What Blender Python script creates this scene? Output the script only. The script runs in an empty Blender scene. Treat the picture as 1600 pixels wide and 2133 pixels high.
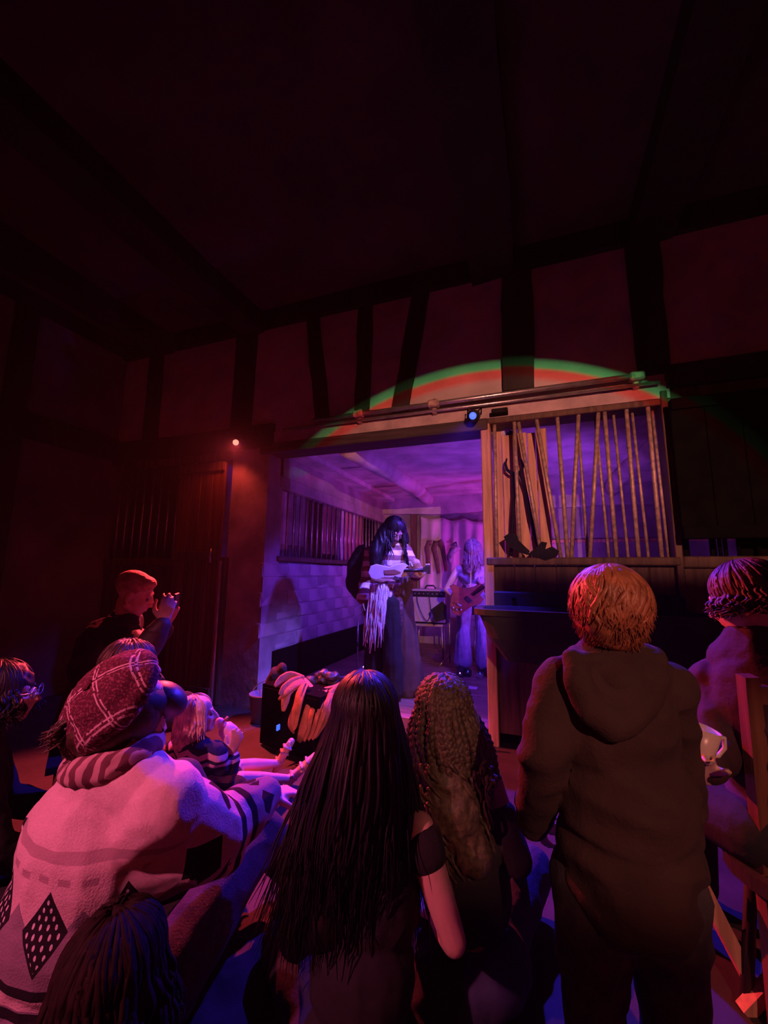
import bpy, math, random
import numpy as np
from mathutils import Vector as V, Matrix as M, noise as MN

random.seed(7)
SC = bpy.context.scene
COL = SC.collection

# ------------------------------------------------------------------ camera
F_PX = 840.0
YAW, PITCH, ROLL = math.radians(20.0), math.radians(8.5), 0.0095
CAM = V((0.0, 0.0, 1.3))
FW = V((-math.sin(YAW) * math.cos(PITCH), math.cos(YAW) * math.cos(PITCH), math.sin(PITCH)))
_r0 = V((math.cos(YAW), math.sin(YAW), 0.0))
_u0 = _r0.cross(FW)
RT = _r0 * math.cos(ROLL) + _u0 * math.sin(ROLL)
UP = _u0 * math.cos(ROLL) - _r0 * math.sin(ROLL)
cd = bpy.data.cameras.new('camera')
cam = bpy.data.objects.new('camera', cd)
COL.objects.link(cam)
cd.sensor_width = 36.0
cd.lens = F_PX / 2133.0 * 36.0
cd.clip_start = 0.02
mw = M.Identity(4)
for i in range(3):
    mw[i][0], mw[i][1], mw[i][2], mw[i][3] = RT[i], UP[i], -FW[i], CAM[i]
cam.matrix_world = mw
SC.camera = cam


def at(x, y, d):
    """photo pixel and distance along the view axis -> point in the room"""
    return CAM + (FW + RT * ((x - 800.0) / F_PX) - UP * ((y - 1066.5) / F_PX)) * d


def onY(x, y, Y):
    r = FW + RT * ((x - 800.0) / F_PX) - UP * ((y - 1066.5) / F_PX)
    return CAM + r * (Y / r[1])


# ------------------------------------------------------------------ world, exposure
SC.view_settings.view_transform = 'Standard'
SC.view_settings.look = 'None'
SC.view_settings.exposure = 0.0
SC.view_settings.gamma = 1.0
SC.view_settings.use_curve_mapping = False
SC.cycles.max_bounces = 4
SC.cycles.diffuse_bounces = 3
SC.cycles.glossy_bounces = 2
SC.cycles.transmission_bounces = 2
SC.cycles.volume_bounces = 0
SC.cycles.transparent_max_bounces = 4
SC.cycles.adaptive_threshold = 0.2
SC.cycles.adaptive_min_samples = 14
w = bpy.data.worlds.new('night')
SC.world = w
w.use_nodes = True
bg = w.node_tree.nodes['Background']
bg.inputs[0].default_value = (0.9, 0.35, 0.45, 1)
bg.inputs[1].default_value = 0.0006
# thin stage haze in the air of the whole barn
hv = w.node_tree.nodes.new('ShaderNodeVolumeScatter')
hv.inputs['Density'].default_value = 0.0011
hv.inputs['Anisotropy'].default_value = 0.3
w.node_tree.links.new(hv.outputs[0], w.node_tree.nodes['World Output'].inputs['Volume'])

# ------------------------------------------------------------------ lights
def spot(name, loc, target, color, watts, deg, blend=0.3, radius=0.03):
    ld = bpy.data.lights.new(name, 'SPOT')
    ld.color = color
    ld.energy = watts
    ld.spot_size = math.radians(deg)
    ld.spot_blend = blend
    ld.shadow_soft_size = radius
    o = bpy.data.objects.new(name, ld)
    COL.objects.link(o)
    o.location = loc
    o.rotation_euler = (V(target) - V(loc)).to_track_quat('-Z', 'Y').to_euler()
    return o


RED_AT = V((-2.79, 3.22, 2.60))
BLUE_AT = V((-0.40, 3.22, 2.58))
red_light = spot('red_lamp_light', RED_AT + V((0.045, -0.06, -0.05)), (-1.25, 1.2, 0.2), (1.0, 0.055, 0.075), 1100, 92, 0.35)
red_light_b = spot('red_lamp_fill', RED_AT + V((-0.02, -0.10, -0.03)), (-3.2, 3.2, 1.0), (1.0, 0.07, 0.04), 9, 120, 0.6)
blue_light = spot('blue_lamp_light', BLUE_AT + V((-0.04, -0.04, -0.06)), (-0.42, 1.85, 0.0), (0.06, 0.025, 1.0), 540, 78, 0.15)
blue_beam = spot('blue_lamp_beam', BLUE_AT + V((-0.05, -0.03, -0.06)), (-1.5, 3.60, 0.75), (0.18, 0.10, 1.0), 560, 46, 0.7)
stage_blue = spot('stage_blue_light', (-0.20, 3.80, 2.42), (-1.25, 4.35, 0.4), (0.12, 0.03, 1.0), 220, 100, 0.4)
# lamps on the stage itself, standing behind the stall front
stage_violet = spot('stage_violet_light', (0.75, 4.15, 0.62), (-1.3, 6.2, 2.9), (0.33, 0.055, 1.0), 190, 112, 0.7)
stall_fill = spot('stall_fill_light', (2.5, 4.6, 0.62), (2.2, 6.8, 1.6), (0.40, 0.06, 1.0), 22, 100, 0.6)  # fill light added to brighten the stall behind the gap
stage_pink = spot('stage_pink_light', (0.9, 6.1, 0.9), (-1.7, 6.75, 2.3), (1.0, 0.06, 0.9), 130, 86, 0.7)
PINK_AT = V((-1.75, -1.1, 2.65))
pink_light = spot('pink_lamp_light', PINK_AT + V((.05, .03, -.06)), (-1.20, 0.97, 0.66), (1.0, 0.15, 0.30), 330, 38, 0.5)

# warm follow spot from the back of the audience, its edge split into red and green
FOLLOW_AT = V((1.2, -1.6, 2.6))
p1, p2, p3 = onY(652, 908, 3.4), onY(1085, 745, 3.4), onY(1445, 838, 3.4)
d1, d2, d3 = [(p - FOLLOW_AT).normalized() for p in (p1, p2, p3)]
ax = (d2 - d1).cross(d3 - d1).normalized()
if ax.dot(d1) < 0:
    ax = -ax
RING = math.acos(ax.dot(d1))
follow = spot('follow_spot_light', FOLLOW_AT, FOLLOW_AT + ax, (1, 1, 1), 780, math.degrees(RING) * 2 + 6, 0.0, 0.008)
ld = follow.data
ld.use_nodes = True
nt = ld.node_tree
em = nt.nodes['Emission']
tc = nt.nodes.new('ShaderNodeTexCoord')
sx = nt.nodes.new('ShaderNodeSeparateXYZ')
nt.links.new(tc.outputs['Normal'], sx.inputs[0])
ab = nt.nodes.new('ShaderNodeMath'); ab.operation = 'ABSOLUTE'
nt.links.new(sx.outputs[2], ab.inputs[0])
ac = nt.nodes.new('ShaderNodeMath'); ac.operation = 'ARCCOSINE'
nt.links.new(ab.outputs[0], ac.inputs[0])
dv = nt.nodes.new('ShaderNodeMath'); dv.operation = 'DIVIDE'
nt.links.new(ac.outputs[0], dv.inputs[0]); dv.inputs[1].default_value = RING
cr = nt.nodes.new('ShaderNodeValToRGB')
nt.links.new(dv.outputs[0], cr.inputs[0])
els = cr.color_ramp.elements
els[0].position = 0.0; els[0].color = (1.0, 0.36, 0.26, 1)
els[1].position = 0.90; els[1].color = (1.0, 0.33, 0.25, 1)
for pos, c in ((0.925, (1.25, 0.13, 0.09, 1)), (0.948, (1.1, 0.11, 0.07, 1)), (0.962, (0.12, 0.55, 0.17, 1)), (0.982, (0.07, 0.38, 0.13, 1)), (1.0, (0, 0, 0, 1))):
    e = els.new(pos); e.color = c
nt.links.new(cr.outputs[0], em.inputs[0])
# falloff added to the beam so it dims towards the heads in front
yl = follow.rotation_euler.to_matrix() @ V((0, 1, 0))
y_hi = yl.dot((V((0.2, 3.4, 1.3)) - FOLLOW_AT).normalized())
y_lo = yl.dot((V((0.17, 1.1, 1.05)) - FOLLOW_AT).normalized())
mr = nt.nodes.new('ShaderNodeMapRange')
mr.interpolation_type = 'SMOOTHSTEP'
nt.links.new(sx.outputs[1], mr.inputs[0])
mr.inputs[1].default_value = y_lo; mr.inputs[2].default_value = y_hi
mr.inputs[3].default_value = 0.28; mr.inputs[4].default_value = 1.0
nt.links.new(mr.outputs[0], em.inputs[1])


# ------------------------------------------------------------------ materials
MATS = {}


def mat(name, col, rough=0.7, var=0.25, vscale=6.0, bump=0.0, bscale=40.0, metal=0.0, col2=None, spec=0.5, stretch=None, sheen=0.0):
    if name in MATS:
        return MATS[name]
    m = bpy.data.materials.new(name)
    m.use_nodes = True
    n = m.node_tree
    b = n.nodes['Principled BSDF']
    b.inputs['Roughness'].default_value = rough
    b.inputs['Metallic'].default_value = metal
    b.inputs['Specular IOR Level'].default_value = spec
    if sheen:
        b.inputs['Sheen Weight'].default_value = sheen
    tc = n.nodes.new('ShaderNodeTexCoord')
    src = tc.outputs['Object']
    if stretch:
        mp = n.nodes.new('ShaderNodeMapping')
        mp.inputs['Scale'].default_value = stretch
        n.links.new(src, mp.inputs[0])
        src = mp.outputs[0]
    nz = n.nodes.new('ShaderNodeTexNoise')
    nz.inputs['Scale'].default_value = vscale
    nz.inputs['Detail'].default_value = 5
    n.links.new(src, nz.inputs['Vector'])
    rp = n.nodes.new('ShaderNodeValToRGB')
    c2 = col2 or tuple(c * (1 - var) for c in col)
    c1 = col if col2 else tuple(min(1, c * (1 + var * .6)) for c in col)
    rp.color_ramp.elements[0].color = (*c2, 1)
    rp.color_ramp.elements[1].color = (*c1, 1)
    rp.color_ramp.elements[0].position = .35
    rp.color_ramp.elements[1].position = .65
    n.links.new(nz.outputs[0], rp.inputs[0])
    n.links.new(rp.outputs[0], b.inputs['Base Color'])
    if bump:
        nb = n.nodes.new('ShaderNodeTexNoise')
        nb.inputs['Scale'].default_value = bscale
        nb.inputs['Detail'].default_value = 4
        n.links.new(src, nb.inputs['Vector'])
        bp = n.nodes.new('ShaderNodeBump')
        bp.inputs['Strength'].default_value = bump
        bp.inputs['Distance'].default_value = 0.01
        n.links.new(nb.outputs[0], bp.inputs['Height'])
        n.links.new(bp.outputs[0], b.inputs['Normal'])
    MATS[name] = m
    return m


def emit(name, col, strength):
    m = bpy.data.materials.new(name)
    m.use_nodes = True
    b = m.node_tree.nodes['Principled BSDF']
    b.inputs['Base Color'].default_value = (*col, 1)
    b.inputs['Emission Color'].default_value = (*col, 1)
    b.inputs['Emission Strength'].default_value = strength
    return m


PLASTER = mat('lime_plaster', (.46, .40, .36), .9, .22, 2.5, .35, 9, stretch=(1, 1, 1))
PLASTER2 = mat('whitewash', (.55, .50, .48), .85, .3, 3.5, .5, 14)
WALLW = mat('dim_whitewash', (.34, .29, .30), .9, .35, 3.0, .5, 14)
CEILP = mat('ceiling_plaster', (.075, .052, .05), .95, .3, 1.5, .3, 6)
TIMBER = mat('dark_timber', (.022, .016, .014), .75, .4, 4, .5, 30, stretch=(1, 1, .2))
OLDWOOD = mat('stall_wood', (.10, .055, .035), .6, .45, 5, .4, 40, stretch=(6, 6, .5))
REDWOOD = mat('varnished_door_wood', (.16, .07, .04), .35, .4, 4, .2, 30, stretch=(7, 7, .4))
PALEWOOD = mat('pale_plank_wood', (.56, .30, .20), .55, .3, 4, .25, 40, stretch=(8, 8, .6))
IRON = mat('worn_iron', (.46, .33, .27), .5, .4, 25, .2, 60, metal=.3)
DARKIRON = mat('dark_iron', (.012, .011, .012), .8, .3, 20, .2, 60, spec=.15)
STEEL = mat('galvanised_steel', (.52, .50, .50), .35, .2, 15, .1, 50, metal=.85)
BLACK = mat('black_paint', (.004, .004, .0045), .95, .3, 8, spec=.05)
BLACKP = mat('black_plastic', (.02, .02, .022), .35, .2, 8, .1, 80)
GREENP = mat('green_plastic', (.02, .022, .014), .8, .25, 6, .15, 40)
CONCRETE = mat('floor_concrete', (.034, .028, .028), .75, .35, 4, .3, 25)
BOARD = mat('stage_board', (.22, .13, .09), .5, .35, 4, .3, 30, stretch=(.6, 6, 6))
SKIN = mat('skin', (.62, .40, .31), .5, .12, 8, .05, 60)
SKINP = mat('pale_skin', (.72, .52, .43), .5, .1, 8, .05, 60)
SKINM = mat('tan_skin', (.30, .17, .13), .55, .12, 8, .05, 60)
SKIND = mat('brown_skin', (.20, .10, .07), .45, .15, 8, .05, 60)
HAIRK = mat('black_hair', (.006, .005, .006), .5, .3, 40, 0, spec=.35)
HAIRB = mat('brown_hair', (.065, .032, .02), .5, .5, 30, .3, 60)
HAIRG = mat('ginger_hair', (.29, .10, .048), .5, .35, 25, .3, 60)
HAIRY = mat('blond_hair', (.66, .50, .40), .5, .4, 25, .3, 60)
HAIRD = mat('braid_hair', (.075, .055, .028), .6, .5, 60, .3, 120)


# ------------------------------------------------------------------ mesh tools
def tag(o, label=None, cat=None, group=None, kind=None):
    if label: o['label'] = label
    if cat: o['category'] = cat
    if group: o['group'] = group
    if kind: o['kind'] = kind
    return o


def link(name, me, mt, parent=None, base=None, smooth=False):
    o = bpy.data.objects.new(name, me)
    COL.objects.link(o)
    if mt is not None and not me.materials:
        me.materials.append(mt)
    if smooth:
        me.polygons.foreach_set('use_smooth', [True] * len(me.polygons))
    if parent is not None:
        o.parent = parent
    elif base is not None:
        o.location = base
    return o


def empty(name, loc):
    o = bpy.data.objects.new(name, None)
    COL.objects.link(o)
    o.location = loc
    o.empty_display_size = .1
    return o


def frame_for(d):
    d = d.normalized()
    a = V((0, 0, 1)) if abs(d.z) < .9 else V((1, 0, 0))
    s = d.cross(a).normalized()
    return s, d.cross(s).normalized()


class MB:
    """collects shapes in room coordinates; build() makes them one mesh"""
    def __init__(s, base=(0, 0, 0)):
        s.v, s.f, s.b = [], [], V(base)

    def add(s, vs, fs):
        k = len(s.v)
        s.v += [tuple(V(p) - s.b) for p in vs]
        s.f += [tuple(i + k for i in f) for f in fs]
        return s

    def box(s, lo, hi, jit=0.0):
        lo, hi = V(lo), V(hi)
        vs = [V((x, y, z)) for z in (lo.z, hi.z) for y in (lo.y, hi.y) for x in (lo.x, hi.x)]
        if jit:
            vs = [p + V([random.uniform(-jit, jit) for _ in range(3)]) for p in vs]
        return s.add(vs, [(0, 2, 3, 1), (4, 5, 7, 6), (0, 1, 5, 4), (2, 6, 7, 3), (0, 4, 6, 2), (1, 3, 7, 5)])

    def bevbox(s, lo, hi, c=.005):
        """box with chamfered edges"""
        lo, hi = V(lo), V(hi)
        ctr, h = (lo + hi) / 2, (hi - lo) / 2
        c = min(c, h.x * .8, h.y * .8, h.z * .8)
        vs, idx = [], {}
        for sx in (-1, 1):
            for sy in (-1, 1):
                for sz in (-1, 1):
                    for a in range(3):
                        q = V((sx * h.x, sy * h.y, sz * h.z))
                        for k in range(3):
                            if k != a:
                                q[k] -= (sx, sy, sz)[k] * c
                        idx[(sx, sy, sz, a)] = len(vs)
                        vs.append(ctr + q)
        fs = []
        for a in range(3):
            for sg in (-1, 1):
                b_, c_ = [k for k in range(3) if k != a]
                loop = []
                for (p, q) in ((-1, -1), (1, -1), (1, 1), (-1, 1)):
                    t = [0, 0, 0]; t[a] = sg; t[b_] = p; t[c_] = q
                    loop.append(idx[(*t, a)])
                n = (V(vs[loop[1]]) - V(vs[loop[0]])).cross(V(vs[loop[2]]) - V(vs[loop[1]]))
                if n[a] * sg < 0: loop.reverse()
                fs.append(tuple(loop))
        for a in range(3):
            b_, c_ = [k for k in range(3) if k != a]
            for p in (-1, 1):
                for q in (-1, 1):
                    t0 = [0, 0, 0]; t1 = [0, 0, 0]
                    t0[a], t1[a] = -1, 1
                    for t in (t0, t1): t[b_] = p; t[c_] = q
                    loop = [idx[(*t0, b_)], idx[(*t1, b_)], idx[(*t1, c_)], idx[(*t0, c_)]]
                    n = (V(vs[loop[1]]) - V(vs[loop[0]])).cross(V(vs[loop[2]]) - V(vs[loop[1]]))
                    out = V((0, 0, 0)); out[b_] = p; out[c_] = q
                    if n.dot(out) < 0: loop.reverse()
                    fs.append(tuple(loop))
        for sx in (-1, 1):
            for sy in (-1, 1):
                for sz in (-1, 1):
                    loop = [idx[(sx, sy, sz, a)] for a in range(3)]
                    n = (V(vs[loop[1]]) - V(vs[loop[0]])).cross(V(vs[loop[2]]) - V(vs[loop[1]]))
                    if n.dot(V((sx, sy, sz))) < 0: loop.reverse()
                    fs.append(tuple(loop))
        return s.add(vs, fs)

    def tube(s, pts, rad, n=8, caps=True, flat=1.0, up=None):
        pts = [V(p) for p in pts]
        if not isinstance(rad, (list, tuple)): rad = [rad] * len(pts)
        vs, fs = [], []
        d = (pts[1] - pts[0])
        a, b = frame_for(d)
        if up is not None:
            a = d.cross(V(up)).normalized(); b = d.normalized().cross(a)
        for i, p in enumerate(pts):
            t = (pts[min(i + 1, len(pts) - 1)] - pts[max(i - 1, 0)])
            if t.length < 1e-9: t = d
            t.normalize()
            a = (a - t * a.dot(t)).normalized(); b = t.cross(a)
            for k in range(n):
                w_ = 2 * math.pi * k / n
                vs.append(p + (a * math.cos(w_) + b * math.sin(w_) * flat) * rad[i])
        for i in range(len(pts) - 1):
            for k in range(n):
                fs.append((i * n + k, i * n + (k + 1) % n, (i + 1) * n + (k + 1) % n, (i + 1) * n + k))
        if caps:
            fs.append(tuple(reversed(range(n))))
            fs.append(tuple((len(pts) - 1) * n + k for k in range(n)))
        return s.add(vs, fs)

    def ball(s, c, r, n=12, m=8, rot=None):
        c = V(c)
        r = V((r, r, r)) if isinstance(r, (int, float)) else V(r)
        vs, fs = [V((0, 0, -1))], []
        for i in range(1, m):
            th = -math.pi / 2 + math.pi * i / m
            for k in range(n):
                ph = 2 * math.pi * k / n
                vs.append(V((math.cos(th) * math.cos(ph), math.cos(th) * math.sin(ph), math.sin(th))))
        vs.append(V((0, 0, 1)))
        for k in range(n):
            fs.append((0, 1 + (k + 1) % n, 1 + k))
            fs.append((len(vs) - 1, 1 + (m - 2) * n + k, 1 + (m - 2) * n + (k + 1) % n))
        for i in range(m - 2):
            for k in range(n):
                fs.append((1 + i * n + k, 1 + i * n + (k + 1) % n, 1 + (i + 1) * n + (k + 1) % n, 1 + (i + 1) * n + k))
        out = []
        for p in vs:
            q = V((p.x * r.x, p.y * r.y, p.z * r.z))
            if rot is not None: q = rot @ q
            out.append(c + q)
        return s.add(out, fs)

    def cap(s, p0, r0, p1, r1, n=12):
        """capsule that tapers from r0 to r1"""
        p0, p1 = V(p0), V(p1)
        d = p1 - p0
        if d.length < 1e-6: return s.ball(p0, max(r0, r1))
        d.normalize()
        pts, rad = [], []
        for k in range(1, 4):
            w_ = math.pi / 2 * k / 4
            pts.append(p0 - d * r0 * math.cos(w_)); rad.append(r0 * math.sin(w_))
        pts += [p0, p1]; rad += [r0, r1]
        for k in range(3, 0, -1):
            w_ = math.pi / 2 * k / 4
            pts.append(p1 + d * r1 * math.cos(w_)); rad.append(r1 * math.sin(w_))
        return s.tube(pts, rad, n)

    def chain(s, *pr):
        for (a, ra), (b, rb) in zip(pr[:-1], pr[1:]):
            s.cap(a, ra, b, rb)
        return s

    def prism(s, outline, ext):
        """closed outline (list of points) pushed along ext"""
        n = len(outline)
        o = [V(p) for p in outline]
        return s.add(o + [p + V(ext) for p in o], [tuple(reversed(range(n))), tuple(range(n, 2 * n))] + [(i, (i + 1) % n, n + (i + 1) % n, n + i) for i in range(n)])

    def mesh(s, name):
        me = bpy.data.meshes.new(name)
        me.from_pydata(s.v, [], s.f)
        me.update()
        return me

    def build(s, name, mt, parent=None, smooth=False):
        return link(name, s.mesh(name), mt, parent, s.b, smooth)

    def bake(s, name, mt, voxel=.008, smooth=4, parent=None, post=None):
        """melt all shapes into one continuous skin"""
        me = s.mesh(name + '_raw')
        o = bpy.data.objects.new(name + '_raw', me)
        COL.objects.link(o)
        r = o.modifiers.new('r', 'REMESH'); r.mode = 'VOXEL'; r.voxel_size = voxel
        if smooth:
            q = o.modifiers.new('s', 'SMOOTH'); q.factor = .5; q.iterations = smooth
        dg = bpy.context.evaluated_depsgraph_get()
        ev = o.evaluated_get(dg)
        out = bpy.data.meshes.new_from_object(ev)
        bpy.data.objects.remove(o)
        bpy.data.meshes.remove(me)
        out.name = name
        out.materials.clear()
        if post:
            n = len(out.vertices)
            co = np.empty(n * 3, np.float32); out.vertices.foreach_get('co', co)
            no = np.empty(n * 3, np.float32); out.vertices.foreach_get('normal', no)
            co = co.reshape(-1, 3) + np.array(s.b, np.float32)
            co = post(co, no.reshape(-1, 3), out) - np.array(s.b, np.float32)
            out.vertices.foreach_set('co', co.astype(np.float32).ravel())
            out.update()
        return link(name, out, mt, parent, s.b, True)


def fold(amp, freq, seed=0.0, stretch=(1, 1, 1)):
    """soft cloth folds pushed into a baked surface"""
    def f(co, no, me):
        st = V(stretch)
        h = np.array([MN.noise(V((p[0] * freq * st.x + seed, p[1] * freq * st.y, p[2] * freq * st.z))) for p in co.tolist()])
        h = 1 - np.abs(h) * 2
        return co + no * (h * amp)[:, None]
    return f


def rotm(yaw=0, pitch=0, roll=0):
    """yaw left about z, pitch nose-up about x, roll about y"""
    return M.Rotation(yaw, 3, 'Z') @ M.Rotation(pitch, 3, 'X') @ M.Rotation(roll, 3, 'Y')


# ------------------------------------------------------------------ the room
def struct(o):
    o['kind'] = 'structure'
    return o


WY = 3.4          # front face of the stable front
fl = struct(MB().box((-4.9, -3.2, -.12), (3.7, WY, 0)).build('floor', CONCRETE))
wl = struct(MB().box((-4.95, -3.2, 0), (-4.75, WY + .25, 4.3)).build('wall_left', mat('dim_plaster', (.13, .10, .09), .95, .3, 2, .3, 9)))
# horizontal rail and posts on the left wall
for z0, z1 in ((2.6, 2.86), (3.95, 4.15)):
    MB().box((-4.75, -3.2, z0), (-4.70, WY, z1)).build('timber', TIMBER, wl)
for y in (-1.6, .4, 2.2):
    MB().box((-4.75, y, 0), (-4.705, y + .2, 4.15)).build('timber', TIMBER, wl)
wr = struct(MB().box((3.5, -3.2, 0), (3.7, WY + .25, 4.3)).build('wall_right', PLASTER))
wb = struct(MB().box((-4.95, -3.4, 0), (3.7, -3.2, 4.3)).build('wall_back', PLASTER))
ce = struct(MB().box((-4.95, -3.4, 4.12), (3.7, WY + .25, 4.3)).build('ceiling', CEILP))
for x, w_ in ((-4.1, .24), (-2.8, .26), (-.22, .36), (.98, .30), (2.3, .26)):
    jx = random.uniform(-.03, .03)
    m_ = MB()
    vs = []
    n = 9
    for i in range(n):
        y = -3.2 + (WY + 3.2) * i / (n - 1)
        a, b = random.uniform(-.02, .02), random.uniform(-.02, .02)
        vs += [V((x - w_ / 2 + a, y, 3.90 + b)), V((x + w_ / 2 + a, y, 3.90 - b)), V((x + w_ / 2 + a, y, 4.12)), V((x - w_ / 2 + a, y, 4.12))]
    fs = [(0, 1, 2, 3), tuple(4 * (n - 1) + k for k in (3, 2, 1, 0))]
    for i in range(n - 1):
        for k in range(4):
            fs.append((4 * i + k, 4 * i + 4 + k, 4 * i + 4 + (k + 1) % 4, 4 * i + (k + 1) % 4))
    m_.add(vs, fs)
    m_.build('ceiling_beam', TIMBER, ce)

# upper front wall: lime plaster bays between dark timbers
wf = struct(MB().box((-4.75, WY, 2.72), (3.5, WY + .2, 4.12)).build('wall_front', PLASTER))


def timber(a, b, wa, wb_, proud=.035, mt=TIMBER, parent=wf, name='timber'):
    """hewn timber on the wall face from (x,z) a to b"""
    m_ = MB()
    n = 7
    vs, fs = [], []
    for i in range(n):
        t = i / (n - 1)
        x = a[0] + (b[0] - a[0]) * t; z = a[1] + (b[1] - a[1]) * t
        w_ = (wa + (wb_ - wa) * t) / 2
        dx, dz = b[1] - a[1], -(b[0] - a[0])
        l = math.hypot(dx, dz); dx, dz = dx / l, dz / l
        if abs(b[1] - a[1]) > abs(b[0] - a[0]): dz = 0
        else: dx = 0
        j1, j2 = random.uniform(-.008, .008), random.uniform(-.008, .008)
        vs += [V((x - dx * (w_ + j1), WY - proud, z - dz * (w_ + j1))), V((x + dx * (w_ + j2), WY - proud, z + dz * (w_ + j2))),
               V((x + dx * (w_ + j2), WY + .01, z + dz * (w_ + j2))), V((x - dx * (w_ + j1), WY + .01, z - dz * (w_ + j1)))]
    fs = [(0, 1, 2, 3), tuple(4 * (n - 1) + k for k in (3, 2, 1, 0))]
    for i in range(n - 1):
        for k in range(4):
            fs.append((4 * i + k, 4 * i + 4 + k, 4 * i + 4 + (k + 1) % 4, 4 * i + (k + 1) % 4))
    m_.add(vs, fs)
    return m_.build(name, mt, parent)


timber((-4.75, 4.03), (3.5, 4.03), .22, .22, .06)                 # wall plate
timber((-4.20, 2.8), (-4.22, 4.0), .22, .2)
timber((-2.88, 2.8), (-2.865, 4.0), .26, .27, .045)
timber((-1.89, 2.79), (-2.055, 4.0), .16, .15)
timber((-1.465, 2.79), (-1.445, 4.0), .15, .15)
timber((-1.085, 2.77), (-.865, 4.0), .16, .17)
timber((-.04, 2.82), (-.015, 4.0), .26, .25, .05)
timber((.93, 2.80), (.93, 4.0), .20, .23, .05)
timber((2.2, 2.8), (2.2, 4.0), .22, .22)
timber((-4.75, 2.70), (-2.45, 2.69), .26, .24, .05)               # bressumer left of the stage
timber((1.0, 2.76), (3.5, 2.76), .18, .18, .05)

# head of the stage opening: pale board above a dark lintel
lint = struct(MB().bevbox((-2.60, WY - .05, 2.50), (-.30, WY + .2, 2.60), .008).build('trim_1', mat('lintel_timber', (.05, .035, .035), .75, .4, 5, .4, 30, stretch=(.5, 6, 6))))
MB().box((-2.45, WY - .02, 2.60), (1.02, WY + .02, 2.73)).build('fascia_board', mat('painted_board', (.42, .33, .31), .7, .25, 6, .2, 30), lint)
MB().box((-.30, WY, 2.56), (3.5, WY + .2, 2.74)).build('header', OLDWOOD, lint)

# pillar between the left stall and the stage
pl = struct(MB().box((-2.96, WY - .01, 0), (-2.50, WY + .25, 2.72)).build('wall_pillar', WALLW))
MB().bevbox((-3.03, WY - .06, 0), (-2.93, WY + .05, 1.44), .01).build('corner_post', OLDWOOD, pl)
MB().tube([(-2.98, WY - .07, .02), (-2.98, WY - .07, 1.40)], .014).build('guide_rail', STEEL, pl)

# ------------------------------------------------------------------ stage room
SX0, SX1, SY1, SZ, SF = -2.5, 3.5, 6.9, 2.62, .12
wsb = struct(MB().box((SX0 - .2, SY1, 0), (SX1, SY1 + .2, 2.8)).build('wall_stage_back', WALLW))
tb = MB()
n = 14
vs, fs = [], []
for i in range(n):
    x = SX0 + (SX1 - SX0) * i / (n - 1)
    a, b = random.uniform(-.025, .025), random.uniform(-.02, .02)
    vs += [V((x, SY1 - .09 + b, 2.33 + a)), V((x, SY1 - .09 + b, 2.63)), V((x, SY1, 2.63)), V((x, SY1, 2.33 + a))]
fs = [(0, 1, 2, 3), tuple(4 * (n - 1) + k for k in (3, 2, 1, 0))]
for i in range(n - 1):
    for k in range(4):
        fs.append((4 * i + k, 4 * i + 4 + k, 4 * i + 4 + (k + 1) % 4, 4 * i + (k + 1) % 4))
tb.add(vs, fs).build('whitewashed_beam', PLASTER2, wsb)
wsr = struct(MB().box((SX1, WY + .2, 0), (SX1 + .2, SY1, 2.8)).build('wall_stage_right', PLASTER2))
sc_ = struct(MB().box((SX0 - .2, WY + .2, SZ), (SX1 + .2, SY1 + .2, SZ + .1)).build('ceiling_stage', PLASTER2))
# whitewashed log under the stage ceiling and two flatter joists
for x, r, zz in ((-1.66, .115, SZ - .05), (-.25, .10, SZ - .03), (1.2, .11, SZ - .03)):
    pts, rad = [], []
    for i in range(12):
        t = i / 11
        pts.append(V((x + .05 * math.sin(t * 5 + x) + random.uniform(-.008, .008), WY + .2 + (SY1 - WY - .25) * t, zz + random.uniform(-.006, .006))))
        rad.append(r * random.uniform(.93, 1.07))
    MB().tube(pts, rad, 10).build('ceiling_log', PLASTER2, sc_, True)
MB().box((-2.5, WY + .2, SZ - .06), (-2.28, SY1 - .1, SZ)).build('wall_plate', PLASTER2, sc_)
for y in (4.55, 5.75):
    MB().box((-2.25, y, SZ - .014), (-1.78, y + .04, SZ)).build('ceiling_lath', PLASTER2, sc_)

# left wall of the stage: whitewashed blocks on a dark plinth, grille above
wsl = struct(MB().box((-2.66, WY + .2, 0), (-2.505, SY1, 1.38)).build('wall_stage_left', WALLW))
MB().box((-2.53, WY + .2, 0), (-2.48, SY1, .5)).build('plinth', BLACK, wsl)
blocks = []
for k in range(3):
    m_ = MB()
    m_.bevbox((-.02, -.222, -.072), (.033, .222, .072), .010)
    m_.v = [tuple(V(p) + V([random.uniform(-.006, .006) for _ in range(3)])) for p in m_.v]
    blocks.append(m_.mesh('block'))
for r in range(6):
    z = .575 + r * .148
    y = WY + .42 - (.22 if r % 2 else 0)
    k = 0
    while y < SY1 - .1:
        o = link('block', blocks[random.randrange(3)], WALLW, wsl)
        o.location = (-2.53 + random.uniform(-.006, .006), y, z + random.uniform(-.004, .004))
        y += .452
MB().bevbox((-2.66, WY + .2, 1.405), (-2.47, SY1, 1.46), .01).build('sill', OLDWOOD, wsl)
MB().box((-2.62, WY + .2, 2.30), (-2.50, SY1, 2.62)).build('upper_panel', WALLW, wsl)
MB().bevbox((-2.60, WY + .2, 2.19), (-2.49, SY1, 2.32), .01).build('top_rail', WALLW, wsl)
rod = MB().tube([(0, 0, 1.45), (0, 0, 2.22)], .011, 8).mesh('bar')
for i in range(25):
    y = WY + .28 + i * .135
    o = link('bar', rod, STEEL, wsl, smooth=True)
    o.location = (-2.535, y, 0)
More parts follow.
